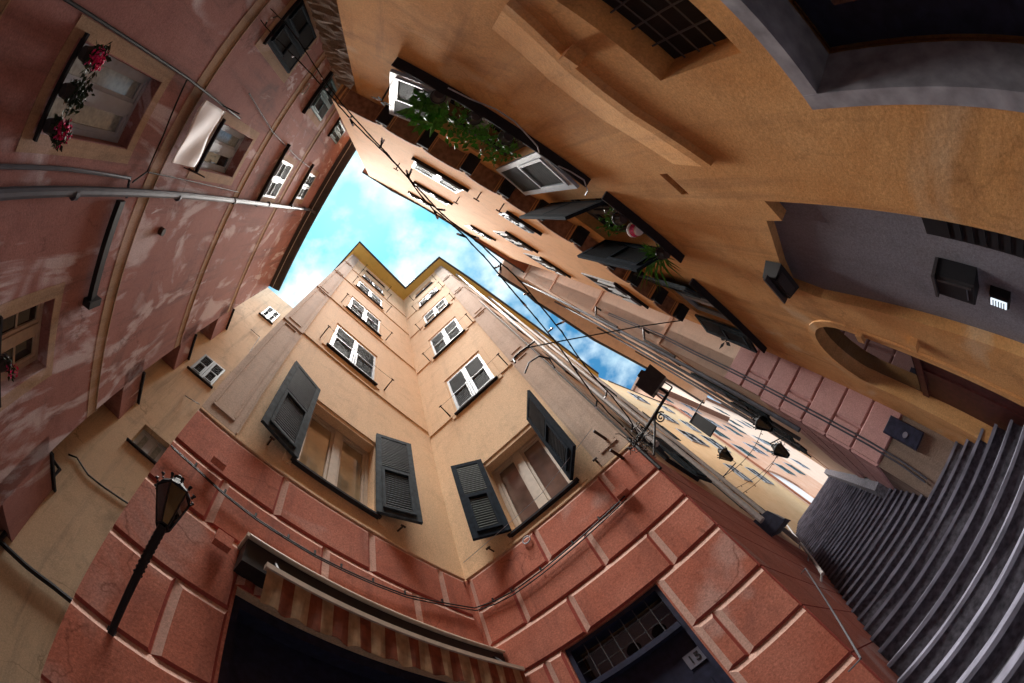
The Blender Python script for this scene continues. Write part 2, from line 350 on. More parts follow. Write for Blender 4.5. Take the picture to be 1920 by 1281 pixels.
def window(bld, W, u0, u1, z0, z1, kind='casement', mat='white', lmat='dark', smat=None, recess=.16, ang=(165, 165), sill=True, surround=None, sillmat='slate', proud=0.0,
           sw=None, sh=None, mull=1, curtain=None, flap=.0, label=None, pitch=.045, leafz=None, detail=True):
    r = -recess
    mb = MB(); f = .055 if kind != 'closed' else .03
    # fixed frame in the opening
    mb.box(W, u0, u0+f, z0, z1, r-.05, r+.02); mb.box(W, u1-f, u1, z0, z1, r-.05, r+.02)
    mb.box(W, u0+f, u1-f, z1-f, z1, r-.05, r+.02); mb.box(W, u0+f, u1-f, z0, z0+f, r-.05, r+.02)
    um = (u0+u1)/2
    if kind != 'closed':
        mb.box(W, um-.06, um+.06, z0+f, z1-f, r-.045, r+.03)
        for a, b in ((u0+f, um-.06), (um+.06, u1-f)):
            mb.box(W, a, a+.04, z0+f, z1-f, r-.04, r+.005); mb.box(W, b-.04, b, z0+f, z1-f, r-.04, r+.005)
            mb.box(W, a+.04, b-.04, z1-f-.05, z1-f, r-.04, r+.005); mb.box(W, a+.04, b-.04, z0+f, z0+f+.07, r-.04, r+.005)
            if mull > 1:
                for k in range(1, mull):
                    zz = z0+(z1-z0)*k/mull; mb.box(W, a+.04, b-.04, zz-.015, zz+.015, r-.035, r)
    root = mb.build('window', mat if kind == 'closed' else (smat or mat), bld, label=label)
    if kind != 'closed':
        for pi_, (a, b) in enumerate(((u0+f, um-.06), (um+.06, u1-f))):
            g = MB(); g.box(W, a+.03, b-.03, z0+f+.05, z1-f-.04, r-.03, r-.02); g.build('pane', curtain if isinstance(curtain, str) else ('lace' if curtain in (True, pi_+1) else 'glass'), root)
    g = MB(); g.box(W, u0+.005, u1-.005, z0+.005, z1-.005, r-.16, r-.13)
    g.build('curtain' if curtain else 'dark_room', 'curtain' if curtain else 'interior', root)
    # shutters
    if kind in ('closed', 'open'):
        w_ = (u1-u0)/2 if sw is None else sw
        zz0, zz1 = leafz if leafz else (z0, z1)
        for side in (0, 1):
            a = 0 if kind == 'closed' else ang[side]
            if a is None: continue
            hu = u0 if side == 0 else u1
            sgn = 1 if side == 0 else -1
            d3 = Vector((W.d[0], W.d[1], 0)); n3 = Vector((W.n[0], W.n[1], 0))
            ca, sa = math.cos(R(a)), math.sin(R(a))
            ex = d3*(sgn*ca)+n3*sa; ey = n3*ca-d3*(sgn*sa)
            if a > 0: ey = -ey    # the louvred outer face turns to the wall when folded back
            off = (r+.03) if kind == 'closed' else .03
            O = W.p(hu, zz0+.01, off+proud)
            s = MB(); louvre_leaf(s, O, ex, ey, Vector((0, 0, 1)), w_-(.006 if kind == 'closed' else 0), zz1-zz0-.02, fr=.05 if kind == 'closed' else .075, flap=flap, slat=detail, pitch=pitch)
            s.build('shutter', [mat, lmat, 'slat'], root)
    if sill:
        s = MB(); s.box(W, u0-.06, u1+.06, z0-.035, z0-.002, r-.02, .06+proud); s.build('sill', sillmat, root)
    if surround:
        s = MB(); a = .10
        for (x0, x1, y0, y1) in ((u0-a-.04, u0-.04, z0-.1, z1+a), (u1+.04, u1+a+.04, z0-.1, z1+a), (u0-a-.04, u1+a+.04, z1+a+.001, z1+a+.06)):
            s.box(W, x0, x1, y0, y1, -.01, .018)
        s.build('surround', surround, root)
    return root

def blocks(mb, W, rows, joints, u0, u1, skip=(), b=.065, h=.026, ends=(True, True), top=0, bev=(2, 2, 1, 1)):
    """ashlar-style rusticated blocks with splayed edges"""
    for ri in range(len(rows)-1):
        zt, zb = rows[ri], rows[ri+1]
        js = [u0]+[j for j in joints[ri % len(joints)] if u0 < j < u1]+[u1]
        for a, c in zip(js, js[1:]):
            pcs = [(a, c, zb, zt)]
            for s0, s1, y0, y1 in skip:
                nw = []
                for (x0, x1, q0, q1) in pcs:
                    if x1 <= s0 or x0 >= s1 or q1 <= y0 or q0 >= y1: nw.append((x0, x1, q0, q1)); continue
                    if x0 < s0: nw.append((x0, s0, q0, q1))
                    if x1 > s1: nw.append((s1, x1, q0, q1))
                    if q1 > y1: nw.append((max(x0, s0), min(x1, s1), y1, q1))
                    if q0 < y0: nw.append((max(x0, s0), min(x1, s1), q0, y0))
                pcs = nw
            for (x0, x1, q0, q1) in pcs:
                if x1-x0 < .14 or q1-q0 < .14: continue
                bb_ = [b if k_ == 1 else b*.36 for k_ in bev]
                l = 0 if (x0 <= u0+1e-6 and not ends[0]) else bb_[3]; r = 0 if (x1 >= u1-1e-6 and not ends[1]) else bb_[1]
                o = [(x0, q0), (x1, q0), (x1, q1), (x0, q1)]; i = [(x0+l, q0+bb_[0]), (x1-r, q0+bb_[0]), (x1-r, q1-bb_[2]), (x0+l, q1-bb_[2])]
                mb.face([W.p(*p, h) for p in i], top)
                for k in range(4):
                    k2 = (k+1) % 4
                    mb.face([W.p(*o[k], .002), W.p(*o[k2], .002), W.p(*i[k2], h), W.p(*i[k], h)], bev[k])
def body(mb, poly, z0, z1): mb.prism(poly, z0, z1)
def roofslab(name, bld, pts, z, mats=('soffit', 'tile'), gut=None, gr=.07, th=.14):
    mb = MB(); mb.prism([(p[0], p[1]) for p in pts], z, z+th); o = mb.build('eave', mats[0], bld)
    mb = MB(); mb.prism([(p[0], p[1]) for p in pts], z+th+.003, z+th+.14); mb.build('roof', mats[1], bld)
    if gut:
        g = MB(); g.tube([V3(p[0], p[1], z+th*.6) for p in gut], gr, 8); g.build('gutter', 'gutter', bld)
    return o

# ================================================================== GROUND AND STAIRS
mb = MB(); mb.prism([(-1500, -1500), (1500, -1500), (1500, 1500), (-1500, 1500)], GZ-.5, GZ)
tag(mb.build('ground', 'ground'), 'dark paved floor of the little square', kind='structure')
# stairway climbing the alley to the left of the orange building
TR = dr(-148); LT = np.array([-TR[1], TR[0]])        # travel and left-hand direction
if LT@dr(-60) < 0: LT = -LT
def spt(t, l, z): q = TR*t+LT*l; return V3(q[0], q[1], z)
def lat(W, t, n=0.0):      # lateral position where the step line at t meets a wall
    q = isect(LT, TR*t, W.d, W.a+W.n*n); return float((q-TR*t)@LT)
RISE, RUN = .2, .37
NST = 47; t0 = 2.02
st = MB()
for k in range(NST):
    t = t0+k*RUN; z = GZ+(k+1)*RISE
    l1 = lat(WC, t, -.1) if t > 3.3 else 3.0
    rW = WF2 if t > 6.6 else WD
    l0 = lat(rW, t, -.1)
    if t < 3.3: l1 = min(lat(WB, t, -.1) if t > 2.9 else 1.9, 1.9)
    a, c = max(min(l0, 0), -3.2), l1
    st.hexa([spt(t+.03, a, z-RISE*2.2), spt(t+.03, c, z-RISE*2.2), spt(t+RUN+.2, c, z-RISE*2.2), spt(t+RUN+.2, a, z-RISE*2.2),
             spt(t+.03, a, z-.045), spt(t+.03, c, z-.045), spt(t+RUN+.2, c, z-.045), spt(t+RUN+.2, a, z-.045)])
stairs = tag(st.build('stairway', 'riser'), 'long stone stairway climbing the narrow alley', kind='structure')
for k in range(NST):
    t = t0+k*RUN; z = GZ+(k+1)*RISE
    l1 = lat(WC, t, -.1) if t > 3.3 else 1.9
    l0 = lat(WF2 if t > 6.6 else WD, t, -.1)
    if t < 3.3: l1 = min(lat(WB, t, -.1) if t > 2.9 else 1.9, 1.9)
    a, c = max(min(l0, 0), -3.2), l1
    n = MB(); seg = 7; rr = random.Random(k)
    pts = [(a+(c-a)*j/seg, rr.uniform(-.02, .02), rr.uniform(-.012, .006)) for j in range(seg+1)]
    wd_ = .2
    for j in range(seg):
        (la, ja, za), (lb, jb, zb) = pts[j], pts[j+1]
        n.hexa([spt(t+ja, la, z-.05), spt(t+jb, lb, z-.05), spt(t+wd_, lb, z-.05), spt(t+wd_, la, z-.05),
                spt(t+ja, la, z+za), spt(t+jb, lb, z+zb), spt(t+wd_, lb, z+.0), spt(t+wd_, la, z+.0)])
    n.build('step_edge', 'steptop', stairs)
TOPT = t0+NST*RUN; TOPZ = GZ+NST*RISE
mb = MB(); mb.prism([tuple(spt(TOPT, -5, 0))[:2], tuple(spt(TOPT, 3, 0))[:2], tuple(spt(TOPT+40, 9, 0))[:2], tuple(spt(TOPT+40, -14, 0))[:2]], TOPZ-.4, TOPZ-.03)
tag(mb.build('street', 'ground'), 'street at the head of the stairway', kind='structure')

# ================================================================== CORNER BUILDING (beige and red, faces A, B, C)
MZ = 22.0
main = empty('apartment_building', (float(B0[0]), float(B0[1]), GZ), 'tall beige corner building with red rusticated base and yellow eaves', 'building')
aw = [(1.14, 2.23, 3.97, 5.6), (1.0, 2.16, 8.0, 9.7), (1.03, 2.2, 11.72, 13.45), (1.0, 2.2, 15.5, 17.0), (1.05, 2.2, 18.3, 19.4), (1.1, 2.2, 20.6, 21.3)]
bw = [(.76, 1.72, 3.8, 5.35), (.84, 1.8, 7.4, 9.05), (.84, 1.86, 10.95, 12.6), (.76, 1.8, 14.3, 15.75), (.8, 1.8, 17.4, 18.5), (.85, 1.8, 19.9, 20.7)]
SHOP = (.95, 3.45, GZ, 2.02); DOOR = (.72, 1.77, GZ, 2.03)
back = [tuple(A0+2.2*dr(-49)), tuple(A0+2.2*dr(-49)+18.5*dr(-142))]
mb = MB()
facade(mb, WA, 0, WA.L, GZ-.2, MZ, aw+[SHOP])
facade(mb, WB, 0, WB.L, GZ-.2, MZ, bw+[DOOR])
inn = [tuple(A0-WA.n*.42+WA.d*.02), tuple(I0-(WA.n+WB.n)*.6), tuple(B0-WB.n*.6+WB.d*.5), tuple(B0-WC.n*.4+WC.d*1.1), tuple(C1-WC.n*.4)]
cz = MZ
cw = [(1.3, 2.1, 4.2, 5.8), (1.3, 2.1, 8, 9.6), (1.3, 2.1, 11.6, 13.2), (1.3, 2.1, 15.2, 16.8), (4.2, 5.1, 4.4, 6.1), (4.2, 5.1, 8, 9.6), (4.2, 5.1, 11.6, 13.2), (4.2, 5.1, 15.2, 16.8), (4.2, 5.1, 18.8, 20),
      (7.4, 8.3, 5.6, 7.3), (7.4, 8.3, 9.2, 10.8), (7.4, 8.3, 12.8, 14.4), (7.4, 8.3, 16.4, 18), (10.8, 11.7, 6.8, 8.4), (10.8, 11.7, 10.4, 12), (10.8, 11.7, 14, 15.6), (10.8, 11.7, 17.6, 19.2)]
facade(mb, WC, 0, WC.L, GZ-.2, cz, cw)
body(mb, inn+[back[1], back[0]], GZ-.2, MZ-.01)
mb.build('wall', 'beige', main)
# rusticated red base
rA = [3.63, 3.01, 2.42, 1.77, 1.10, .46, -.18, -.82, -1.45]
jA = [[1.08, 2.145, 3.09], [.555, 1.625, 2.66], [1.08, 2.15, 3.1], [.525, 1.6, 2.66]]
rB = [3.63, 3.08, 2.55, 2.04, 1.42, .87, .24, -.4, -1.0, -1.45]
jB = [[.51, 1.485], [1.0, 1.99], [.5, 1.485], [1.0, 1.99]]
mb = MB(); mb.box(WA, 0, WA.L, GZ, 3.63, .0, .012, 1) if 0 else None
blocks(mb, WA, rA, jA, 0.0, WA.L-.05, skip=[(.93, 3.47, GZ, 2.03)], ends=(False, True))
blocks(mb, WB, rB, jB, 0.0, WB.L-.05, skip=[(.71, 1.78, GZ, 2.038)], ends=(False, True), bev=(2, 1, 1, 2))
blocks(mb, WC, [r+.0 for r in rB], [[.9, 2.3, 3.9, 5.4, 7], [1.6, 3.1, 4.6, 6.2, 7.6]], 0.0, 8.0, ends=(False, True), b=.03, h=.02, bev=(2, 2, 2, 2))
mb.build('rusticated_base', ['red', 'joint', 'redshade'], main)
mb = MB()
for W, e in ((WA, 0), (WB, 0), (WC, .02)):     # backing coat and top string of the base
    Lx = W.L if W is not WC else 9
    for (a, c, y0, y1) in ((0, Lx, 2.03, 3.63),):
        mb.box(W, a, c, y0, y1, -.002, .0035)
    lo = (.95, 3.45) if W is WA else ((.72, 1.77) if W is WB else (9, 9))
    mb.box(W, 0, lo[0], GZ, 2.03, -.002, .0035)
    if lo[1] < Lx: mb.box(W, lo[1], Lx, GZ, 2.03, -.002, .0035)
    if W is not WC:
        for a_, b_ in ((lo[0]-.002, lo[0]+.004), (lo[1]-.004, lo[1]+.002)): mb.box(W, a_, b_, GZ, 2.03, -.25, .0)
        mb.box(W, lo[0]+.005, lo[1]-.005, 2.024, 2.029, -.25, .0)
mb.build('base_coat', 'red', main)
mb = MB()
for W in (WA, WB): mb.box(W, 0, W.L-.03, 3.632, 3.665, 0, .03)
for W, zz in ((WA, (7.62, 11.32, 15.05, 18.0)), (WB, (7.42, 11.0, 14.6, 17.5))):
    for z in zz: q_ = MB(); q_.box(W, .42, W.L-.02, z, z+.045, 0, .022); q_.build('string_course', 'beige', main)
mb.build('base_string', 'beige', main)
# corner pilaster strips with sunk panels
for W, wdt in ((WA, .44), (WB, .40), (WC, .5)):
    mb = MB(); zs = [3.64, 7.5, 11.2, 14.9, 18.2, 21.9]
    mb.box(W, 0, wdt, 3.67, MZ-.01, 0, .03)
    mb.build('pilaster', 'strip', main)
    mb = MB()
    for a, c in zip(zs, zs[1:]):
        mb.box(W, .07, .09, a+.25, c-.2, .03, .045); mb.box(W, wdt-.1, wdt-.08, a+.25, c-.2, .03, .045)
        mb.box(W, .07, wdt-.08, a+.2, a+.24, .03, .045); mb.box(W, .07, wdt-.08, c-.2, c-.17, .03, .045)
        mb.box(W, 0, wdt+.01, c-.06, c+.02, .03, .052); mb.box(W, wdt+.001, wdt+.02, a+.05, c-.1, 0, .04)
    mb.build('panel_moulding', 'strip', main)
# windows of faces A and B
window(main, WA, *aw[0], kind='open', mat='greyblue', smat='tanw', ang=(168, 160), sw=.56, curtain='reflectglass', leafz=(3.98, 5.93), surround='beige')  # panes carry a painted cream reflection; the curtain behind is added
window(main, WB, *bw[0], kind='open', mat='green', smat='tanw', ang=(130, 148), sw=.47, curtain='roseglass', leafz=(3.82, 5.52), surround='beige')
for i in (1, 2, 3, 4, 5):
    window(main, WA, *aw[i], kind='closed' if i < 5 else 'casement', mat='white', surround='beige', recess=.07, flap=.05, pitch=.06, lmat='dark')
    window(main, WB, *bw[i], kind='closed' if i < 5 else 'casement', mat='white', surround='beige', recess=.07, flap=.05, pitch=.06, lmat='dark')
for i, q in enumerate(cw):
    window(main, WC, *q, kind='closed' if i % 3 else 'open', mat='greyblue', ang=(172, 172), sw=.45, detail=i < 3, recess=.06)
# clothes-line brackets with lines under the windows
def bracket(bld, W, u, z, l=.28):
    mb = MB(); mb.tube([W.p(u, z, 0), W.p(u, z+.03, l)], .012, 6); mb.tube([W.p(u, z-.06, .01), W.p(u, z+.01, l*.6)], .01, 6); mb.tube([W.p(u-.035, z+.03, l), W.p(u+.035, z+.03, l)], .012, 6)
    mb.build('clothesline_bracket', 'rust', bld)
for W, row in ((WA, ((.78, 2.42, 8.1), (.8, 2.45, 11.85), (.8, 2.45, 15.6), (.85, 2.45, 18.2), (.9, 2.45, 20.4))), (WB, ((.5, 1.98, 7.55), (.5, 2.05, 11.1), (.5, 2.05, 14.4), (.55, 2.0, 17.4), (.6, 2.0, 19.8)))):
    for a, c, z in row:
        bracket(main, W, a, z); bracket(main, W, c, z)
        mb = MB(); mb.tube([W.p(a, z+.035, .27), W.p((a+c)/2, z-.0, .27), W.p(c, z+.035, .27)], .003, 5); mb.build('clothes_line', 'cable', main)
for px, W in (((857, 1060), WB), ((1140, 826), WB), ((1172, 862), WB)):
    u, z = W.uv(px); mb = MB(); mb.tube([W.p(u, z, 0), W.p(u+.05, z+.05, .22)], .018, 6); mb.build('iron_bracket', 'rust', main)
for W, q in ((WA, aw[0]), (WB, bw[0])):
    for u in (q[0]-.35, q[1]+.33):
        mb = MB(); mb.tube([W.p(u, q[2]-.03, 0), W.p(u, q[2]-.04, .12)], .012, 6); mb.tube([W.p(u-.03, q[2]-.04, .11), W.p(u+.03, q[2]-.04, .11)], .014, 6); mb.build('shutter_catch', 'rust', main)
mb = MB(); mb.tube([WB.p(.2, 4.05, .25), WB.p(1.1, 3.7, .3), WB.p(2.35, 3.66, .25)], .003, 5); mb.build('clothes_line', 'white', main)
# cables clipped along the base and round vent rings
for W, pxs in ((WA, [(320, 835), (365, 875), (420, 925), (478, 970), (540, 1010), (590, 1040), (640, 1065), (700, 1092), (760, 1115), (830, 1130), (890, 1140)]), (WB, [(890, 1140), (925, 1128), (960, 1110), (1015, 1070), (1075, 1020), (1125, 975), (1172, 930)])):
    mb = MB(); mb.tube([W.at(p, .06) for p in pxs], .008, 6); mb.tube([W.at((p[0]+3, p[1]+5), .065) for p in pxs], .007, 6)
    for p in pxs[1:-1]: c = W.at(p, .06); mb.tube([c, c+Vector((0, 0, .05))], .012, 5)
    mb.build('wall_cable', 'cable', main)
mb = MB(); u, z = WB.uv((992, 1016))
mb.tube([WB.p(u+.05*math.cos(a), z+.05*math.sin(a), .05) for a in np.linspace(0, 2*math.pi, 17)], .008, 6, cap=False); mb.build('vent_ring', 'white', main)
for px, W in (((405, 876), WA), ((410, 1027), WA), ((1172, 930), WB)):
    u, z = W.uv(px); mb = MB(); mb.box(W, u-.07, u+.07, z-.05, z+.06, .05, .13); mb.build('junction_box', 'red', main)
# door number 15 with barred transom
mb = MB(); u0, u1 = DOOR[0], DOOR[1]
mb.box(WB, u0, u0+.05, GZ, 2.03, -.2, -.02); mb.box(WB, u1-.05, u1, GZ, 2.03, -.2, -.02); mb.box(WB, u0+.05, u1-.05, 1.98, 2.03, -.2, -.02); mb.box(WB, u0+.05, u1-.05, 1.50, 1.56, -.2, .01)
dr_ = mb.build('door', 'door', main)
mb = MB(); mb.box(WB, u0+.05, u1-.05, GZ, 1.5, -.14, -.08); mb.box(WB, u0+.12, (u0+u1)/2-.05, .1, .95, -.08, -.06); mb.box(WB, (u0+u1)/2+.05, u1-.12, .1, .95, -.08, -.06); mb.build('door_panel', 'door', dr_)
mb = MB(); mb.box(WB, u0+.05, u1-.05, 1.56, 1.98, -.3, -.27)
for a in (.99, 1.27):
    mb2 = [WB.p(a+.075*math.cos(x), 1.72+.075*math.sin(x), -.262) for x in np.linspace(0, 2*math.pi, 19)[:-1]]
    mb.face(mb2, 1)
mb.build('transom_panel', ['greyplaster', 'dark'], dr_)
mb = MB()
for k in range(1, 7): a = u0+.05+(u1-u0-.1)*k/7; mb.tube([WB.p(a, 1.56, -.05), WB.p(a, 1.98, -.05)], .006, 5)
for k in range(1, 3): zz = 1.56+.42*k/3; mb.tube([WB.p(u0+.05, zz, -.05), WB.p(u1-.05, zz, -.05)], .006, 5)
mb.build('transom_grille', 'darkzinc', dr_)
def text_on(W, s, u, z, size, n, mat, parent, flip=False, name='house_number'):
    cu = bpy.data.curves.new(name, 'FONT'); cu.body = s; cu.size = size; cu.extrude = .004; cu.align_x = 'CENTER'; cu.align_y = 'CENTER'
    o = bpy.data.objects.new(name+'_tmp', cu); COL.objects.link(o)
    dg = bpy.context.evaluated_depsgraph_get(); me = bpy.data.meshes.new_from_object(o.evaluated_get(dg)); bpy.data.objects.remove(o)
    me.materials.clear(); me.materials.append(M[mat])
    q = bpy.data.objects.new(name, me); COL.objects.link(q)
    ez = Vector((0, 0, 1)); nn = Vector((W.n[0], W.n[1], 0)); ex = ez.cross(nn)
    mat4 = Matrix((ex, ez, nn)).transposed().to_4x4(); mat4.translation = W.p(u, z, n)
    q.data.transform(mat4); attach(q, parent); return q
# plaque right of the door centre
mb = MB(); mb.box(WB, .77, .93, 1.12, 1.27, -.08, -.068); mb.build('number_plate', 'steptop', dr_)
text_on(WB, '15', .85, 1.195, .12, -.066, 'iron', dr_)
# shop opening behind the awning
mb = MB(); mb.box(WA, SHOP[0], SHOP[1], GZ, SHOP[3], -.32, -.28); mb.box(WA, SHOP[0], SHOP[0]+.08, GZ, SHOP[3], -.28, -.1); mb.box(WA, SHOP[1]-.08, SHOP[1], GZ, SHOP[3], -.28, -.1)
mb.box(WA, SHOP[0]+.08, SHOP[1]-.08, SHOP[3]-.1, SHOP[3], -.28, -.1); mb.build('shop_front', 'door', main)
# yellow eaves and dark gutter
ev = [hz(p, MZ) for p in ((641, 499), (674, 455), (760, 542), (824, 484), (880, 523), (960, 581), (1003, 612), (1060, 655), (1122, 702))]
ev[0] = ev[1]+(Vector((A0[0], A0[1], 0))-Vector((0, 0, 0))).normalized()*0+Vector((*(dr(-49)*2.6), 0))
poly = ev+[V3(C1[0]-.0, C1[1], MZ)+Vector((*(dr(-57)*3), 0)), V3(*back[1], MZ)]
roofslab('roof', main, poly, MZ, gut=ev, gr=.09)
# downpipes on face C
for px in ((1000, 612), (1075, 700)):
    pass
mb = MB(); mb.tube([WC.p(.9, MZ-.1, .12), WC.p(.9, 4.2, .12)], .05, 8); mb.build('downpipe', 'palepipe', main)
mb = MB(); mb.tube([WC.p(3.0, MZ-.1, .14), WC.p(3.0, 3.2, .14)], .055, 8); mb.build('downpipe', 'palepipe', main)
mb = MB(); mb.tube([WC.p(6.2, MZ-.1, .14), WC.p(6.2, 3.6, .14)], .055, 8); mb.build('downpipe', 'palepipe', main)

# ================================================================== ROSE BUILDING on the left (L)
LZ = 16.2
rose = empty('apartment_building', (float(L0[0]), float(L0[1]), GZ), 'weathered rose building on the left with ochre window bands', 'building')
lw = [(3.76, 4.5, 2.42, 3.95), (3.7, 4.44, 5.97, 7.55), (3.43, 4.38, 9.83, 11.15), (3.55, 4.43, 13.15, 14.55),
      (1.33, 2.15, 2.52, 3.46), (5.7, 6.5, 5.65, 7.2), (5.68, 6.5, 9.48, 11.05), (5.66, 6.2, 12.8, 14.5), (3.35, 3.95, 14.9, 15.0)]
lw = lw[:8]
mb = MB(); facade(mb, WL, 0, WL.L+.3, GZ-.2, LZ, lw, thick=.45)
n27 = dr(27.8)
body(mb, [tuple(L0+n27*.46), tuple(L1+n27*.46+dL*.3), tuple(L1+n27*5), tuple(L0+n27*5)], GZ-.2, LZ-.01)
mb.build('wall', 'rose', rose)
for z in (1.35, 4.93, 8.36, 11.82):
    mb = MB()
    mb.box(WL, 0, WL.L, z-.26, z+.0, 0, .006); mb.box(WL, 0, WL.L, z+.001, z+.02, 0, .022)
    mb.build('string_course', 'ochre', rose)
for (a, c, y0, y1) in lw[:7]:
    mb = MB()
    mb.box(WL, a-.16, a-.01, y0-.2, y1+.15, 0, .008); mb.box(WL, c+.01, c+.16, y0-.2, y1+.15, 0, .008)
    mb.box(WL, a-.01, c+.01, y1+.005, y1+.15, 0, .008); mb.box(WL, a-.01, c+.01, y0-.2, y0-.07, 0, .008)
    mb.build('window_surround', 'ochre', rose)
window(rose, WL, *lw[0], kind='casement', mat='white', recess=.2, curtain=1, sillmat='slate')
window(rose, WL, *lw[1], kind='casement', mat='white', recess=.2, curtain=2, mull=1)
window(rose, WL, *lw[2], kind='closed', mat='white', recess=.06, flap=.12)
window(rose, WL, *lw[3], kind='closed', mat='white', recess=.06, flap=.12)
window(rose, WL, *lw[4], kind='casement', mat='tanw', recess=.2, mull=2)
window(rose, WL, *lw[5], kind='closed', mat='green', recess=.03, flap=.06)
window(rose, WL, *lw[6], kind='closed', mat='bluegreen', recess=.03, flap=.06)
window(rose, WL, *lw[7], kind='closed', mat='bluegreen', recess=.03, flap=.06)
for a, c, z in ((3.2, 4.75, 9.7), (3.3, 4.7, 13.05), (5.45, 6.55, 9.3)):
    mb = MB(); mb.box(WL, a, c, z-.03, z, 0, .09); mb.build('sill_ledge', 'slate', rose)
# pipes
mb = MB(); mb.tube([WL.p(3.31, -1.4, .09), WL.p(3.31, 6, .09), WL.p(3.27, 11, .09), WL.p(3.26, 16.1, .09), WL.p(3.26, 16.2, .35)], .052, 10)
for z in (1.0, 3.2, 5.6, 8.0, 10.5, 13, 15): mb.tube([WL.p(3.29, z, .09), WL.p(3.29, z+.06, .09)], .066, 10)
mb.build('downpipe', 'zinc', rose)
mb = MB(); mb.box(WL, 1.98, 3.2, 4.16, 4.23, .02, .1); mb.box(WL, 1.98, 3.2, 4.24, 4.30, .02, .08); mb.box(WL, 1.93, 2.02, 4.1, 4.36, .0, .14); mb.build('cable_duct', 'iron', rose)
mb = MB(); mb.tube([WL.p(3.5, 1.2, .05), WL.p(3.5, 3.0, .05), WL.p(3.46, 4.22, .05), WL.p(3.25, 4.25, .1)], .022, 8); mb.build('conduit', 'zinc', rose)
mb = MB(); mb.tube([WL.p(4.68, 1.2, .05), WL.p(4.68, 4.33, .05), WL.p(4.62, 6.4, .05)], .017, 8); mb.tube([WL.p(4.66, 4.35, .05), WL.p(4.0, 4.52, .05), WL.p(3.56, 4.55, .05), WL.p(3.42, 4.3, .06)], .012, 8); mb.build('conduit', 'iron', rose)
mb = MB(); mb.tube([WL.p(3.55, 4.6, .04), WL.p(3.5, 6.4, .04), WL.p(3.45, 8.2, .04)], .008, 6); mb.build('wall_cable', 'cable', rose)
mb = MB(); mb.tube([WL.p(5.0, 6.2, .04), WL.p(4.75, 8.2, .04), WL.p(4.6, 10.9, .04), WL.p(4.55, 13.1, .04)], .01, 6); mb.build('wall_cable', 'cable', rose)
for u, z in ((5.35, 4.62), (5.35, 5.1)):
    pass
for px in ((572, 166), (590, 137)):
    u, z = WL.uv(px); mb = MB(); mb.tube([WL.p(u+.12*math.cos(a), z+.12*math.sin(a), .02) for a in np.linspace(0, 2*math.pi, 19)], .014, 6, cap=False); mb.build('vent_ring', 'palepipe', rose)
for px in ((300, 432),):
    u, z = WL.uv(px); mb = MB(); mb.tube([WL.p(u, z, 0), WL.p(u, z, .08)], .06, 10); mb.build('pipe_stub', 'rust', rose)
ev = [hz(p, LZ) for p in ((516, 550), (520, 545), (596, 396), (665, 280), (672, 266))]
ev[0] = ev[1]-Vector((*(dL*.0), 0))
e0 = ev[1]; 
poly = [ev[1], ev[2], ev[3], ev[4], V3(*(L1+n27*5), LZ), V3(*(np.array([e0[0], e0[1]])+n27*5), LZ)]
roofslab('roof', rose, poly, LZ, mats=('gutter', 'gutter'), gut=ev[1:], gr=.06)
mb = MB(); mb.tube([p+Vector((*(n27*.22), -.08)) for p in ev[1:]], .012, 6); mb.build('eave_cable', 'palepipe', rose)
# three flying buttress walls bridging the passage to the cream building
gp = lambda z: isect(dL, pL, dG, pG)
SE = isect(-dL, L0, dG, pG)
for z0, z1 in ((5.86, 6.66), (8.42, 9.15), (9.95, 10.85), (3.3, 3.62)):
    pass
struts = []
for (a, b_) in (((231.5, 727.7), (266, 703.5)), ((339, 648), (364, 631)), ((407, 604), (434, 587)), ((0, 925), (93, 850))):
    z0 = WL.uv(a)[1]; z1 = WL.uv(b_)[1]; struts.append((z0, z1))
WX = Wall(L0, SE); WX.n = -n27
ln_ = float(np.linalg.norm(SE-L0))
for i, (z0, z1) in enumerate(struts):
    mb = MB()
    mb.hexa([WX.p(-.3, z0, 0), WX.p(ln_+.3, z0, 0), WX.p(ln_+.3, z0, -.42), WX.p(-.3, z0, -.42), WX.p(-.3, z1, 0), WX.p(ln_+.3, z1, 0), WX.p(ln_+.3, z1, -.42), WX.p(-.3, z1, -.42)])
    o = mb.build('buttress_arch', 'rose', rose)
    mb = MB(); mb.box(WX, .0, ln_+.1, z1+.002, z1+.05, -.5, .06); mb.build('slate_cap', 'slate', rose)

# ================================================================== CREAM BUILDING beyond the passage (G)
GZT = 18.3
cream = empty('apartment_building', (float(G1[0]), float(G1[1]), GZ), 'cream building behind the buttressed passage', 'building')
gw = [(1.83, 2.45, 5.66, 6.35), (1.97, 2.66, 8.98, 10.05), (2.0, 2.55, 15.05, 16.4)]
mb = MB(); facade(mb, WG, -6, 12, GZ-.2, GZT, gw, thick=.4)
nG = dr(-52)
body(mb, [tuple(WG.a-dG*-6+nG*.41), tuple(WG.a+WG.d*12+nG*.41), tuple(WG.a+WG.d*12+nG*4), tuple(WG.a-WG.d*6+nG*4)], GZ-.2, GZT-.01)
mb.build('wall', 'cream', cream)
window(cream, WG, *gw[0], kind='casement', mat='white', smat='white', recess=.15, sillmat='slate', curtain=True)
window(cream, WG, *gw[1], kind='closed', mat='cool', recess=.03, pitch=.08)
window(cream, WG, *gw[2], kind='closed', mat='cool', recess=.03, pitch=.08)
mb = MB(); mb.tube([WG.at(p, .08) for p in ((0, 1015), (50, 1062), (100, 1100), (143, 1134))], .045, 8); mb.tube([WG.at(p, .08) for p in ((0, 1012), (30, 975), (85, 915), (112, 880), (90, 850))], .035, 8); mb.build('wall_pipe', 'iron', cream)
mb = MB(); mb.tube([WG.at(p, .03) for p in ((128, 852), (144, 858), (165, 890), (190, 910), (243, 946))], .016, 6); mb.build('wall_cable', 'cable', cream)
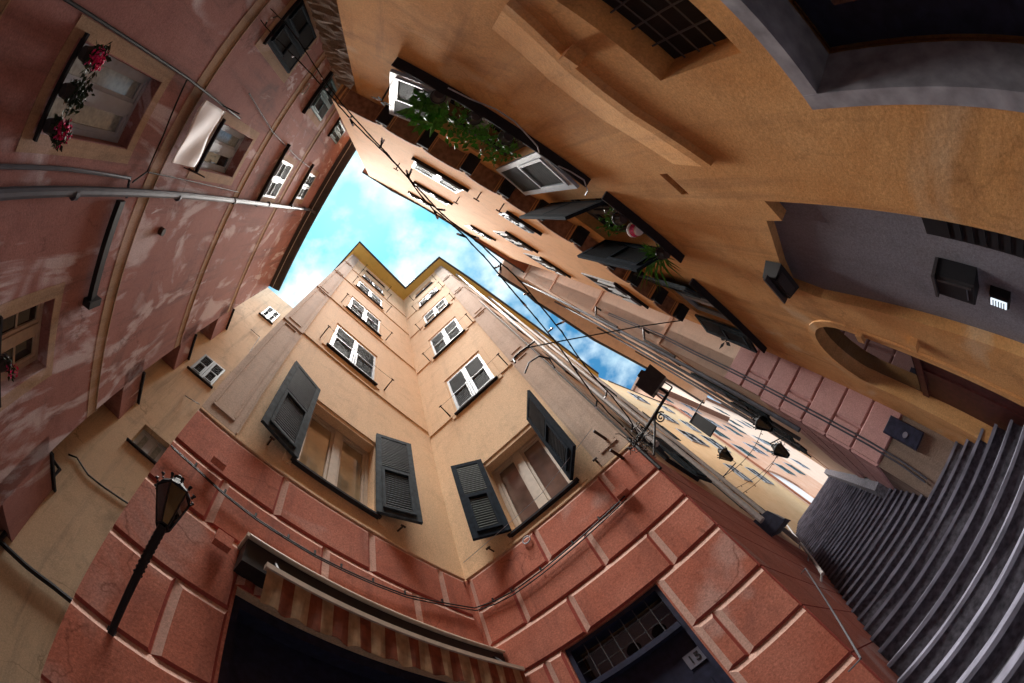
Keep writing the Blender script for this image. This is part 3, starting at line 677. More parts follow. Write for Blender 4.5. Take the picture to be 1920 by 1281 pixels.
mb = MB(); mb.tube([WG.at(p, .03) for p in ((450, 690), (487, 632), (470, 617))], .01, 6); mb.build('wall_cable', 'cable', cream); mb = MB(); mb.tube([WG.at((347, 742), .03), WG.at((360, 750), .2), WG.at((374, 758), .05)], .01, 6); mb.build('wall_cable', 'cable', cream)
ev = [hz(p, GZT) for p in ((480, 533), (543, 578), (600, 620))]
dd = (ev[1]-ev[0]).normalized()
a = ev[0]-dd*8; c = ev[1]+dd*9; a.z = c.z = GZT
roofslab('roof', cream, [a, c, c+Vector((*(nG*5), 0)), a+Vector((*(nG*5), 0))], GZT, mats=('cream', 'tile'), gut=[a, c])

# ================================================================== ROUGH STONE HOUSE end wall (S)
sw_ = empty('stone_house', (float(L1[0]), float(L1[1]), GZ), 'rough dark stone wall wedged between rose and orange buildings', 'house')
mb = MB(); rs = random.Random(3)
nu, nz = 14, 150
Ls = WS.L+.6
grid = [[WS.p(-.05+Ls*i/nu, GZ-.2+(15)*j/nz, rs.uniform(-.05, .06)*(.6+.4*((j % 3) == 0))) for i in range(nu+1)] for j in range(nz+1)]
for j in range(nz):
    for i in range(nu): mb.face([grid[j][i], grid[j][i+1], grid[j+1][i+1], grid[j+1][i]])
mb.box(WS, -.1, Ls, GZ-.2, 14.8, -1.2, -.08)
mb.build('wall', 'stone', sw_, merge=True)
mb = MB(); mb.box(WS, -.3, Ls, 14.81, 14.95, -1.3, .15); mb.build('roof', 'tile', sw_)

# ================================================================== ORANGE BUILDING on the right (D lower, U jettied upper)
UZ = 19.0; JZ = 6.78
orange = empty('apartment_building', (float(D0[0]), float(D0[1]), GZ), 'large orange building with jettied upper wall on corbels and arches', 'building')
ARCH = []
ax0, ax1, az = 5.55, 7.1, 2.25
ARCH = [(ax0, GZ), (ax1, GZ)]+[((ax0+ax1)/2+(ax1-ax0)/2*math.cos(t), az+.72*math.sin(t)) for t in np.linspace(0, math.pi, 15)]
dw1, dw2, dw3 = (1.3, 2.52, 4.42, 6.3), (3.5, 4.62, 4.42, 6.3), (5.95, 7.1, 4.92, 6.4)
TRANS = (.2, 2.38, 1.36, 2.04); DDOOR = (.9, 2.74, GZ, 1.17)
NICHE = [(3.52, GZ), (4.62, GZ), (4.86, 1.2), (4.98, 2.35), (4.9, 2.72), (4.55, 2.62), (4.15, 2.45), (3.8, 2.3), (3.78, 2.12), (3.55, 2.14)]
u, z = WD.uv((1268, 348)); HOLE = (u-.16, u+.13, z-.05, z+.06)
mb = MB()
facade(mb, WD, 0, WD.L-.0, GZ-.2, UZ-1.5, [dw1, dw2, dw3, TRANS, DDOOR, HOLE], polyholes=[ARCH, NICHE], thick=.45)
nb = -nD/np.linalg.norm(nD)      # into the building
body(mb, [tuple(D0+nb*.46), tuple(D1+nb*.46), tuple(D1+nb*7), tuple(D0+nb*7)], GZ-.2, UZ-1.51)
mb.box(WD, HOLE[0], HOLE[1], HOLE[2], HOLE[3], -.44, -.12)
mb.build('wall', 'orange', orange)
# jettied upper wall with a scalloped foot
bays = [.95, 1.5]+[];
cu = [WU.uv(p)[0] for p in ((714, 221), (795, 268), (881, 317), (953, 364), (1028, 409), (1088, 458), (1146, 502), (1196, 536), (1240, 570), (1279, 601))]
cu = sorted(cu)
cu[0] = max(cu[0], .0)
pts = [(0, UZ), (0, JZ-.1)]
edge = [.0]+cu[:]+[WU.L]
for a, c in zip(edge, edge[1:]):
    w_ = c-a
    if w_ < .3: pts += [(a, JZ-.1), (c, JZ-.1)]; continue
    hh = .13
    pts.append((a+.001, JZ-.1))
    for t in np.linspace(math.pi*.97, math.pi*.03, 9): pts.append(((a+c)/2+(w_/2-.08)*math.cos(t), JZ-.08+hh*math.sin(t)))
    pts.append((c-.001, JZ-.1))
pts += [(WU.L, UZ)]
uw = [(1.65, 2.75, 7.98, 9.15), (1.9, 3.0, 11.6, 12.6), (3.62, 4.3, 7.7, 8.5), (4.5, 5.4, 10.6, 12.2), (6.2, 7.1, 7.6, 9.3), (5.9, 6.9, 11.4, 13.1), (4.3, 5.2, 14.5, 16.0), (1.9, 2.9, 15.6, 16.9)]
mb = MB()
facade(mb, WU, 0, WU.L, JZ, UZ, uw, thick=.285, outline=pts)
body(mb, [tuple(U0+nb*.286), tuple(U1+nb*.286), tuple(U1+nb*6), tuple(U0+nb*6)], JZ+.6, UZ-.01)
mb.build('upper_wall', 'orange2', orange)
for a in cu:
    mb = MB(); mb.box(WU, a-.1, a+.1, JZ-.23, JZ-.1, -.29, .0); mb.build('corbel', 'slate', orange)
mb = MB()
for a, c in zip(edge, edge[1:]):
    w_ = c-a
    if w_ < .3: continue
    hh = .13
    tt = np.linspace(math.pi, 0, 11)
    for t1, t2 in zip(tt, tt[1:]):
        P = [((a+c)/2+(w_/2-.075)*math.cos(t), JZ-.085+hh*math.sin(t)) for t in (t1, t2)]; Q = [((a+c)/2+(w_/2-.02)*math.cos(t), JZ-.085+(hh+.05)*math.sin(t)) for t in (t1, t2)]
        mb.hexa([WU.p(*P[0], -.285), WU.p(*P[1], -.285), WU.p(*P[1], .012), WU.p(*P[0], .012), WU.p(*Q[0], -.285), WU.p(*Q[1], -.285), WU.p(*Q[1], .012), WU.p(*Q[0], .012)])
mb.build('brick_arch', 'brick', orange)
# windows
window(orange, WD, *dw1, kind='open', mat='white', smat='gutter', sill=False, ang=(172, 172), sw=.6, leafz=(4.42, 6.35), recess=.2)
window(orange, WD, *dw2, kind='open', mat='green', smat='gutter', sill=False, ang=(125, 60), sw=.56, leafz=(4.5, 6.3), recess=.2)
window(orange, WD, *dw3, kind='open', mat='greyblue', smat='cool', ang=(168, 168), sw=.52, leafz=(4.94, 6.4), recess=.08)
for i, q in enumerate(uw):
    window(orange, WU, *q, kind='closed', mat=('cool', 'cool', 'cool', 'greyw', 'greyw', 'greyw', 'cool', 'cool')[i], recess=.04, flap=.1, pitch=.07)
    mb = MB(); mb.box(WU, q[0]-.12, q[1]+.12, q[2]-.08, q[2]-.062, 0, .14)
# slate sill slabs under the two low windows
for a, c, z in ((.7, 3.15, 4.36), (3.38, 4.72, 4.36), (5.4, 7.66, 4.86)):
    mb = MB(); mb.box(WD, a, c, z-.03, z, .0, .11); mb.build('sill_slab', 'slate', orange)
for a, z in ((2.95, 7.45), (3.35, 7.2), (1.35, 9.8), (2.9, 9.6)):
    mb = MB(); mb.tube([WU.p(a, z, 0), WU.p(a, z+.02, .16)], .012, 6); mb.tube([WU.p(a-.06, z+.02, .16), WU.p(a+.06, z+.02, .16)], .012, 6); mb.build('clothesline_bracket', 'rust', orange)
# plaster ledge above the doors
mb = MB(); P = [(960, -5), (1010, 40), (1080, 110), (1140, 160), (1200, 205), (1270, 250), (1342, 300)]
pu = [WD.uv(p) for p in P]
for (a, za), (c, zc) in zip(pu, pu[1:]):
    d_ = .055
    mb.hexa([WD.p(a, za, 0), WD.p(c, zc, 0), WD.p(c, zc+.02, d_), WD.p(a, za+.02, d_), WD.p(a, za+.5, 0), WD.p(c, zc+.5, 0), WD.p(c, zc+.12, d_), WD.p(a, za+.12, d_)])
mb.build('plaster_ledge', 'orange', orange)
u, z = WD.uv((1078, 97)); mb = MB(); mb.box(WD, u-.05, u+.06, z-.07, z+.03, .0, .12); mb.build('plaster_block', 'orange', orange)
# barred transom over the doorway
mb = MB(); mb.box(WD, TRANS[0], TRANS[1], TRANS[2], TRANS[3], -.26, -.21); tr = mb.build('transom', 'interior', orange)
mb = MB()
for k in range(1, 14): a = TRANS[0]+(TRANS[1]-TRANS[0])*k/14; mb.tube([WD.p(a, TRANS[2], -.17), WD.p(a, TRANS[3], -.17)], .007, 5)
for k in range(1, 5): zz = TRANS[2]+(TRANS[3]-TRANS[2])*k/5; mb.tube([WD.p(TRANS[0], zz, -.17), WD.p(TRANS[1], zz, -.17)], .007, 5)
mb.build('grille', 'darkzinc', tr)
# marble-framed doorway
mb = MB(); a, c, _, zt = DDOOR
mb.box(WD, c-.07, c+.02, GZ, zt+.02, -.3, .03); mb.box(WD, a-.1, c-.071, zt-.07, zt+.02, -.3, .03); mb.box(WD, a-.1, a+.1, GZ, zt-.071, -.3, .03)
df = mb.build('doorway', 'marble', orange)
mb = MB(); mb.box(WD, a+.1, c-.07, GZ, zt-.07, -.44, -.36); mb.box(WD, a+.3, a+.85, .3, .9, -.36, -.34, 1); mb.box(WD, a+.98, c-.3, .3, .9, -.36, -.34, 1); mb.build('door_leaf', ['door', 'glass'], df)
# grey recessed panel wall
mb = MB(); mb.box(WD, 3.4, 5.1, GZ, 2.8, -.44, -.10); mb.build('recess_panel', 'greyplaster', orange)
mb = MB()
for k in range(7): mb.box(WD, 3.56, 3.78, .2+k*.09-.03, .2+k*.09+.02, -.10, -.07)
mb.box(WD, 3.54, 3.8, GZ, .9, -.1, -.085); mb.build('vent_louvre', 'iron', orange)
# arched doorway
mb = MB(); mb.box(WD, ax0-.02, ax1+.02, GZ, 3.1, -.44, -.17)
ad = mb.build('arched_door', 'wood', orange)
mb = MB(); mb.box(WD, ax0+.0, ax1, 1.42, 1.52, -.17, -.14); mb.box(WD, (ax0+ax1)/2-.04, (ax0+ax1)/2+.04, GZ, 1.42, -.17, -.15); mb.build('door_rail', 'wood', ad)
mb = MB(); mb.box(WD, ax0+.05, ax1-.05, 1.56, 3.0, -.168, -.160); mb.build('fanlight', 'glass', ad)
mb = MB()
for t1, t2 in zip(np.linspace(0, math.pi, 15), np.linspace(0, math.pi, 15)[1:]):
    cxx = (ax0+ax1)/2; P = [(cxx+(ax1-ax0)/2*math.cos(t), az+.72*math.sin(t)) for t in (t1, t2)]; Q = [(cxx+((ax1-ax0)/2+.1)*math.cos(t), az+.83*math.sin(t)) for t in (t1, t2)]
    mb.hexa([WD.p(*P[0], -.02), WD.p(*P[1], -.02), WD.p(*Q[1], -.02), WD.p(*Q[0], -.02), WD.p(*P[0], .025), WD.p(*P[1], .025), WD.p(*Q[1], .02), WD.p(*Q[0], .02)])
mb.box(WD, ax1+.001, ax1+.1, GZ, az, -.02, .024); mb.box(WD, ax0-.1, ax0-.001, GZ, az, -.02, .024)
mb.build('door_surround', 'orange', orange)
for px in ((1615, 625), (1715, 640)):
    u, z = WD.uv(px); mb = MB(); mb.box(WD, u-.07, u+.07, z-.05, z+.03, 0, .07); mb.build('plaster_block', 'orange', orange)
ev = [hz(p, UZ) for p in ((680, 321), (735, 356), (790, 385), (860, 427), (935, 478), (1012, 528))]
poly = ev+[ev[-1]+Vector((*(nb*6), 0)), ev[0]+Vector((*(nb*6), 0))]
roofslab('roof', orange, poly, UZ, mats=('terracotta', 'gutter'), gut=ev, gr=.07)

# ================================================================== PINK-BEIGE BUILDING up the stairs (F)
FZ = 21.0
pink = empty('apartment_building', (float(F0[0]), float(F0[1]), GZ), 'pink beige building with mauve block base beside the stairway', 'building')
fw = [(1.6, 2.5, 6.0, 7.8), (1.6, 2.5, 9.8, 11.6), (1.6, 2.5, 13.6, 15.4), (1.6, 2.5, 17.2, 19), (4.3, 5.2, 6.6, 8.4), (4.3, 5.2, 10.4, 12.2), (4.3, 5.2, 14, 15.8), (4.3, 5.2, 17.6, 19.2), (7.2, 8.1, 7.4, 9.2), (7.2, 8.1, 11, 12.8), (7.2, 8.1, 14.6, 16.4),
      (10.3, 11.2, 8.6, 10.3), (10.3, 11.2, 12, 13.8), (10.3, 11.2, 15.6, 17.4), (3.2, 4.3, .6, 3.2)]
mb = MB()
facade(mb, WF1, 0, 3, GZ-.2, FZ, [], thick=.3); facade(mb, WF2, 0, WF2.L, GZ-.2, FZ, fw, thick=.4)
rt = dr(-153.1+90); rt = rt if rt@dr(120) > 0 else -rt
body(mb, [tuple(F0+rt*.41+dF*.31), tuple(F1+rt*.41), tuple(F1+rt*6), tuple(F0+rt*6+dF*.31)], GZ-.2, FZ-.01)
mb.build('wall', 'pinkbeige', pink)
rF = [5.68, 5.18, 4.66, 4.15, 3.62, 3.08, 2.53, 1.95]
mb = MB(); blocks(mb, WF1, rF, [[.0], [.32]], .0, 1.4, ends=(False, True), b=.035, h=.04, bev=(1, 1, 1, 1))
blocks(mb, WF2, rF[2:], [[.5, 1.4, 2.2, 3.1, 4], [.9, 1.8, 2.7, 3.5]], 0, 4.6, skip=[(3.1, 4.4, .5, 3.3)], ends=(False, True), b=.035, h=.04, bev=(1, 1, 1, 1))
mb.build('rusticated_base', ['mauve', 'mauve'], pink)
mb = MB(); mb.box(WF1, 0, 1.3, .2, 1.94, 0, .02); mb.box(WF2, 0, 3.0, .6, 1.94, 0, .02); mb.build('rough_plinth', 'stone', pink)
for z in (8.0, 11.6, 15.3, 18.6):
    mb = MB(); mb.box(WF1, 0, 2.9, z, z+.12, 0, .02); mb.box(WF2, 0, WF2.L, z, z+.12, 0, .02); mb.build('string_course', 'salmon', pink)
for i, q in enumerate(fw[:-1]):
    window(pink, WF2, *q, kind='closed' if i % 4 else 'open', mat='greyw' if i % 2 else 'greyblue', ang=(165, 170), sw=.45, detail=i in (0, 1, 4, 5), recess=.06)
mb = MB(); q = fw[-1]; mb.box(WF2, q[0], q[1], q[2], q[3], -.38, -.3); mb.build('door', 'door', pink)
for px in ((1100, 585),):
    pass
# downpipes with swan necks
for pxs in ([(1132, 585), (1133, 597), (1190, 640), (1260, 690), (1330, 745)], [(1222, 640), (1226, 650), (1290, 700), (1350, 760), (1400, 800)]):
    u, z = WF2.uv(pxs[0], .1)
    u = max(.5, u)
for u in (.55, 2.9, 5.9, 9.0):
    mb = MB(); mb.tube([WF2.p(u, FZ-.1, .12), WF2.p(u, 3.6+u*.5, .12)], .045, 8); mb.build('downpipe', 'zinc', pink)
mb = MB()
pts = [WF1.at(p, .06) for p in ((1140, 590), (1180, 607), (1240, 632), (1300, 663), (1370, 697), (1440, 733), (1500, 765), (1560, 797), (1620, 830), (1680, 866), (1735, 905))]
for q_ in (0, .05):
    mb.tube([p+Vector((*(WF1.d*q_), 0)) for p in pts], .014, 6)
mb.build('conduit', 'zinc', pink)
for px in ((1135, 590), (1225, 640)):
    u, z = WF1.uv(px); mb = MB(); mb.tube([WF1.p(.12, z+.25, .05), WF1.p(.12, z+.25, .25), WF1.p(-.1, z, .25), WF1.p(-.12, z-1.2, .2)], .03, 8); mb.build('swan_neck_pipe', 'gutter', pink)
ev = [hz(p, FZ) for p in ((947, 484), (935, 514), (955, 528), (983, 545), (1006, 566), (1035, 584), (1115, 637), (1242, 706))]
ev.append(ev[-1]+Vector((*(dF*4.8), 0)))
poly = ev+[V3(*(F1+rt*6), FZ), ev[0]+Vector((*(rt*5), 0))]
roofslab('roof', pink, poly, FZ, mats=('pinkbeige', 'tile'), gut=ev[1:], gr=.1)
# low stone parapet along the right of the stairs
pp = MB()
for k in range(12):
    t = 8.6+k*1.0; l = lat(WF2, t, .0)
    for (ta, tb) in ((t, t+.995),):
        la, lb = lat(WF2, ta, 0), lat(WF2, tb, 0)
        za, zb = GZ+(ta-t0)/RUN*RISE, GZ+(tb-t0)/RUN*RISE
        pp.hexa([spt(ta, la-.05, za-.6), spt(ta, la+.35, za-.6), spt(tb, lb+.35, zb-.6), spt(tb, lb-.05, zb-.6), spt(ta, la-.05, za+.42), spt(ta, la+.22, za+.38), spt(tb, lb+.22, zb+.38), spt(tb, lb-.05, zb+.42)])
tag(pp.build('parapet_wall', 'riser'), 'low dark stone parapet on the right edge of the stairs', 'wall')

# ================================================================== SUNLIT BUILDINGS at the head of the stairs (E)
yel = empty('apartment_building', tuple(WE.p(0, TOPZ)), 'sunlit yellow building with pale shutters above the stairs', 'building')
sal = empty('apartment_building', tuple(WE.p(7.6, TOPZ)), 'sunlit salmon building with a tall white blind arch', 'building')
def px_rect(W, pxs):
    q = [W.uv(p) for p in pxs]; return min(a for a, _ in q), max(a for a, _ in q), min(b for _, b in q), max(b for _, b in q)
E2 = 7.8
ywin = [(1.9, 3.6, 16.2, 17.9), (4.9, 6.4, 16.6, 18.6), (2.4, 3.6, 19.4, 20.8), (4.9, 5.9, 19.3, 21), (1.9, 3.2, 22.4, 23.8), (5.0, 6.0, 22.6, 23.9), (2.2, 3.1, 11.9, 13.7), (5.2, 6.3, 12.4, 14.3)]
mb = MB(); facade(mb, WE, -2, E2, 5, 25, ywin, thick=.4)
body(mb, [tuple(WE.a-WE.n*.41-WE.d*2), tuple(WE.a+WE.d*E2-WE.n*.41), tuple(WE.a+WE.d*E2-WE.n*6), tuple(WE.a-WE.d*2-WE.n*6)], 5, 24.99)
mb.build('wall', 'yellow', yel)
for q in ywin: window(yel, WE, *q, kind='closed', mat='white', detail=True, pitch=.12, recess=.03, sill=False)
ev = [hz((1140, 715), 25), hz((1200, 740), 25), hz((1268, 766), 25)]
dd = (ev[0]-ev[2]).normalized()
roofslab('roof', yel, [ev[0]+dd*3, ev[1], ev[2], ev[2]+Vector((*(-WE.n*5), 0)), ev[0]+dd*3+Vector((*(-WE.n*5), 0))], 25, mats=('yellow', 'gutter'), gut=ev)
aarch = [(8.2, 7.6), (12.4, 7.6)]+[(10.3+2.1*math.cos(t), 13.3+2.1*math.sin(t)) for t in np.linspace(0, math.pi, 13)]
swin = [(8.8, 10, 23.5, 25.6), (9.7, 11.3, 20.9, 22.9), (9.8, 11.1, 17.6, 19.4), (14.5, 16.4, 20, 21.8), (16.6, 17.9, 24.6, 26.7), (14.5, 16, 16.3, 18), (13.3, 14.6, 24.4, 26.4), (19, 20.6, 22, 24), (19, 20.6, 17.6, 19.6), (26, 28, 21, 23), (26, 28, 26, 28), (20.2, 21.6, 27, 29), (13, 14.6, 27.9, 29.7), (8.8, 10, 27.4, 29.4), (24, 26, 31, 33), (30, 32, 34, 36), (32, 34, 28, 30), (28, 30, 37, 39), (24, 25.5, 26, 28), (34, 36, 36, 38)]
mb = MB(); facade(mb, WE, E2, 22, 5, 30.5, [q for q in swin if q[3] < 30 and q[1] < 22], polyholes=[aarch], thick=.4)
body(mb, [tuple(WE.a+WE.d*E2-WE.n*.41), tuple(WE.a+WE.d*22-WE.n*.41), tuple(WE.a+WE.d*22-WE.n*6), tuple(WE.a+WE.d*E2-WE.n*6)], 5, 30.49)
mb.build('wall', 'salmon', sal)
mb = MB(); mb.box(WE, 8.0, 12.6, 7.0, 15.6, -.39, -.12); mb.build('blind_arch', 'paper', sal)
far_ = empty('apartment_building', tuple(WE.p(22, TOPZ)), 'palest tall building farthest up the street', 'building')
mb = MB(); facade(mb, WE, 22.01, 46, 5, 44, [q for q in swin if q[0] > 22], thick=.4)
body(mb, [tuple(WE.a+WE.d*22.01-WE.n*.41), tuple(WE.a+WE.d*46-WE.n*.41), tuple(WE.a+WE.d*46-WE.n*6), tuple(WE.a+WE.d*22.01-WE.n*6)], 5, 43.99)
mb.build('wall', 'pinkbeige', far_)
mb = MB(); mb.box(WE, 21.8, 46, 44.01, 44.3, -6, .4); mb.build('roof', 'tile', far_)
swin = [q for q in swin if (q[1] < 22 and q[3] < 30) or q[0] > 22]
for i, q in enumerate(swin): window(sal if q[1] < 22 else far_, WE, *q, kind='closed', mat='bluegreen' if i % 3 else 'white', detail=True, pitch=.12, recess=.03, surround='white', sill=False)
mb = MB(); mb.tube([WE.p(E2+.1, 30, .12), WE.p(E2+.1, 9, .12)], .07, 8); mb.build('downpipe', 'terracotta', sal)
mb = MB(); a = WE.p(E2-.2, 30, .5); c = WE.p(22, 30, .5); mb.prism([tuple(a)[:2], tuple(c)[:2], tuple(WE.p(22, 30, -6))[:2], tuple(WE.p(E2-.2, 30, -6))[:2]], 30.51, 30.8); mb.build('roof', 'tile', sal)

# ================================================================== THINGS
def thing(name, loc, label, cat, group=None): return empty(name, tuple(float(v) for v in loc), label, cat, group)
UP = Vector((0, 0, 1))
def D3(v): return Vector((float(v[0]), float(v[1]), 0))
def lathe(mb, c, prof, n=12, mi=0, ax=UP):
    """surface of revolution: prof is [(radius, height)] about c"""
    a = ax.orthogonal().normalized(); b_ = ax.cross(a); rings = []
    for r, h in prof:
        i = len(mb.v); mb.v += [tuple(c+ax*h+(a*math.cos(2*math.pi*j/n)+b_*math.sin(2*math.pi*j/n))*r) for j in range(n)]; rings.append(i)
    for p, q in zip(rings, rings[1:]):
        for j in range(n): mb.f.append((p+j, p+(j+1) % n, q+(j+1) % n, q+j)); mb.mi.append(mi)
    mb.f.append(tuple(rings[0]+j for j in range(n))[::-1]); mb.f.append(tuple(rings[-1]+j for j in range(n))); mb.mi += [mi, mi]

def lantern_head(parent, c, s=1.0, ax=UP):
    """six-sided glazed lantern, tapering down, with scalloped crown and finial; c is its foot"""
    mb = MB()
    R0, R1, H = .055*s, .15*s, .34*s
    a = ax.orthogonal().normalized(); b_ = ax.cross(a)
    P = lambda k, r, h: c+ax*h+(a*math.cos(k*math.pi/3)+b_*math.sin(k*math.pi/3))*r
    for k in range(6): mb.tube([P(k, R0, 0), P(k, R1, H)], .008*s, 5); mb.tube([P(k, R1, H), P(k+1, R1, H)], .009*s, 5); mb.tube([P(k, R0, 0), P(k+1, R0, 0)], .009*s, 5)
    for k in range(12):
        ang_ = k*math.pi/6; q = c+ax*(H+.02*s)+(a*math.cos(ang_)+b_*math.sin(ang_))*R1*1.03
        mb.tube([q, q+ax*.03*s+(q-c-ax*(H+.02*s))*.12, q+ax*.05*s], [.011*s, .016*s, .004*s], 6)
    mb.build('lantern_frame', 'iron', parent)
    mb = MB()
    for k in range(6): mb.face([P(k, R0, 0), P(k+1, R0, 0), P(k+1, R1, H), P(k, R1, H)])
    mb.build('lantern_glass', 'glass', parent)
    mb = MB(); lathe(mb, c+ax*H, [(R1*1.02, 0), (R1*.95, .03*s), (R1*.55, .09*s), (R1*.5, .12*s), (R1*.3, .16*s), (R1*.33, .19*s), (.008*s, .24*s)], 12, ax=ax); mb.build('lantern_crown', 'iron', parent)

# lantern on its wall arm, face A
foot = WA.at((207, 1190), .02)
t_ = thing('wall_lantern', foot, 'black iron lantern on a long arm fixed to the red block wall', 'lantern')
top = hz((305, 988), 1.78); d_ = (top-foot)
mb = MB(); mb.tube([foot, foot+d_*.5+UP*-.02, top], [.022, .026, .032], 10)
for k in range(9): q = foot+d_*(.55+.045*k); mb.tube([q, q+d_.normalized()*.015], .034, 8)
mb.build('arm', 'iron', t_)
mb = MB(); mb.box(WA, WA.uv((207, 1190))[0]-.03, WA.uv((207, 1190))[0]+.03, foot.z-.05, foot.z+.05, .0, .02); mb.build('wall_plate', 'iron', t_)
lantern_head(t_, top, .86, ax=(hz((333, 905), 2.2)-top).normalized())

# big box lamp on a scrolled bracket at the corner
base = V3(*(B0+WC.n*.03), 3.55); lampc = hz((1222, 716), 4.35); elbow = hz((1252, 738), 4.15)
t_ = thing('street_lamp', base, 'large black box lamp on a scrolled iron bracket at the building corner', 'street lamp')
mb = MB(); foot2 = hz((1196, 826), 3.62); mb.tube([foot2, elbow], .022, 8); mb.tube([foot2-UP*.35, (foot2+elbow)/2-UP*.02], .014, 8)
ctr = foot2*.45+elbow*.55+UP*-.12; dd_ = (elbow-foot2).normalized()
mb.tube([ctr+(dd_*math.cos(a)+UP*math.sin(a))*(.10-.004*i) for i, a in enumerate(np.linspace(0, 3.6*math.pi, 22))], .009, 6)
mb.tube([base+UP*.2, base-UP*.5], .02, 8)
mb.build('bracket', 'iron', t_)
mb = MB(); ax = (lampc-elbow).normalized(); side = ax.cross(UP).normalized(); nrm_ = side.cross(ax)
def boxa(mb, c, x, y, z, hx, hy, hz_, taper=1.0):
    mb.hexa([c-x*hx-y*hy-z*hz_, c+x*hx-y*hy-z*hz_, c+x*hx+y*hy-z*hz_, c-x*hx+y*hy-z*hz_, c-x*hx*taper-y*hy*taper+z*hz_, c+x*hx*taper-y*hy*taper+z*hz_, c+x*hx*taper+y*hy*taper+z*hz_, c-x*hx*taper+y*hy*taper+z*hz_])
lc = hz((1222, 716), 4.3)
boxa(mb, lc, side, nrm_, ax, .15, .13, .13, 1.08); boxa(mb, lc+ax*.16, side, nrm_, ax, .06, .06, .035, .8)
mb.build('lamp_housing', 'gutter', t_)
mb = MB(); mb.tube([elbow, lc-ax*.1], .02, 8); mb.tube([elbow+side*.1, lc-ax*.09+side*.09], .009, 6); mb.tube([elbow-side*.1, lc-ax*.09-side*.09], .009, 6); mb.tube([elbow+side*.1, elbow-side*.1], .012, 6); mb.build('yoke', 'iron', t_)
# tangle of cables at the corner
mb = MB(); rr = random.Random(5)
for k in range(26):
    p = hz((rr.uniform(1183, 1212), rr.uniform(795, 850)), rr.uniform(3.4, 3.75)); pts = [p]
    for j in range(5): pts.append(pts[-1]+Vector((rr.uniform(-.06, .06), rr.uniform(-.06, .06), rr.uniform(-.07, .07))))
    mb.tube(pts, .005, 5)
o = mb.build('cable_tangle', 'cable'); tag(o, 'tangle of black cables at the foot of the scrolled lamp bracket', 'cable')

# strings of party lights across the square
def lerp(pxs, z0, z1, sag, n):
    """waypoints in the photo's view laid at heights that follow a hanging rope"""
    L_ = [0]
    for a, b_ in zip(pxs, pxs[1:]): L_.append(L_[-1]+math.hypot(a[0]-b_[0], a[1]-b_[1]))
    out_ = []
    for i in range(n+1):
        s_ = L_[-1]*i/n; k = 0
        while k < len(L_)-2 and L_[k+1] < s_: k += 1
        f = (s_-L_[k])/(L_[k+1]-L_[k]); px = (pxs[k][0]+(pxs[k+1][0]-pxs[k][0])*f, pxs[k][1]+(pxs[k+1][1]-pxs[k][1])*f)
        u_ = i/n; out_.append(hz(px, z0+(z1-z0)*u_-sag*4*u_*(1-u_)))
    return out_
ropeA = [(487, 0), (520, 25), (560, 75), (600, 140), (640, 195), (690, 250), (745, 310), (790, 360), (830, 405), (880, 440), (935, 490), (975, 525), (1010, 570), (1060, 630), (1090, 680), (1125, 720), (1150, 745), (1185, 790), (1200, 822)]
ropeB = [(470, 12), (500, 55), (540, 95), (590, 145), (625, 185), (665, 235), (715, 280), (760, 325), (800, 385), (860, 430), (920, 495), (960, 545), (1000, 590), (1045, 645), (1080, 695), (1110, 740), (1140, 775), (1185, 815), (1195, 828)]
for nm, rp, lab in (('A', ropeA, 'upper black string of party lights crossing the sky gap'), ('B', ropeB, 'lower black string of party lights running beside the other rope')):
    pts = lerp(rp, 5.2, 3.7, .35, 70); rr = random.Random(11 if nm == 'A' else 12)
    for _ in range(5): pts = [pts[0]]+[(a+b_*2+c)/4 for a, b_, c in zip(pts, pts[1:], pts[2:])]+[pts[-1]]
    pts = [p+Vector((rr.uniform(-.003, .003), rr.uniform(-.003, .003), rr.uniform(-.004, .004))) for p in pts]
    t_ = thing('string_lights', pts[0], lab, 'string lights', 'strings of party lights over the square')
    mb = MB(); mb.tube(pts, .0065, 6)
    off = [p+Vector((.007*math.cos(i*1.9), .007*math.sin(i*1.9), .004*math.sin(i))) for i, p in enumerate(pts)]; mb.tube(off, .0035, 5)
    mb.build('cord', 'cable', t_)
    for i in range(3, 70, 5):
        p = pts[i]; d_ = Vector((rr.uniform(-1, 1), rr.uniform(-1, 1), rr.uniform(-.9, .1))).normalized()
        s = MB(); s.tube([p, p+d_*.07], [.009, .011], 8); so_ = s.build('socket', 'cable', t_)
        s = MB(); s.tube([p+d_*.07, p+d_*.09, p+d_*.10], [.011, .011, .005], 8); s.build('bulb', 'bulb', so_)
# single cable from the corner building to the last corbel
mb = MB(); pts = lerp([(984, 653), (1050, 640), (1120, 627), (1200, 612), (1278, 601)], 5.6, 6.3, .06, 16); mb.tube(pts, .011, 6)
tag(mb.build('overhead_cable', 'cable'), 'thin dark cable spanning the alley to the last corbel', 'cable')
mb = MB(); mb.tube([hz((1003, 640), 5.3), hz((975, 660), 5.3), hz((962, 673), 5.2), hz((966, 680), 5.0)], .014, 6); mb.tube([hz((984, 700), 5.0), hz((992, 680), 5.1), hz((1010, 668), 5.2), hz((1030, 672), 5.2), hz((1040, 690), 5.0)], .012, 6)
o = mb.build('cable_bracket', 'iron', main)
mb = MB(); mb.tube([V3(*(B0+WC.n*.04+WB.n*.03), z) for z in np.linspace(3.7, 12, 12)], .012, 6); mb.build('wall_cable', 'cable', main)

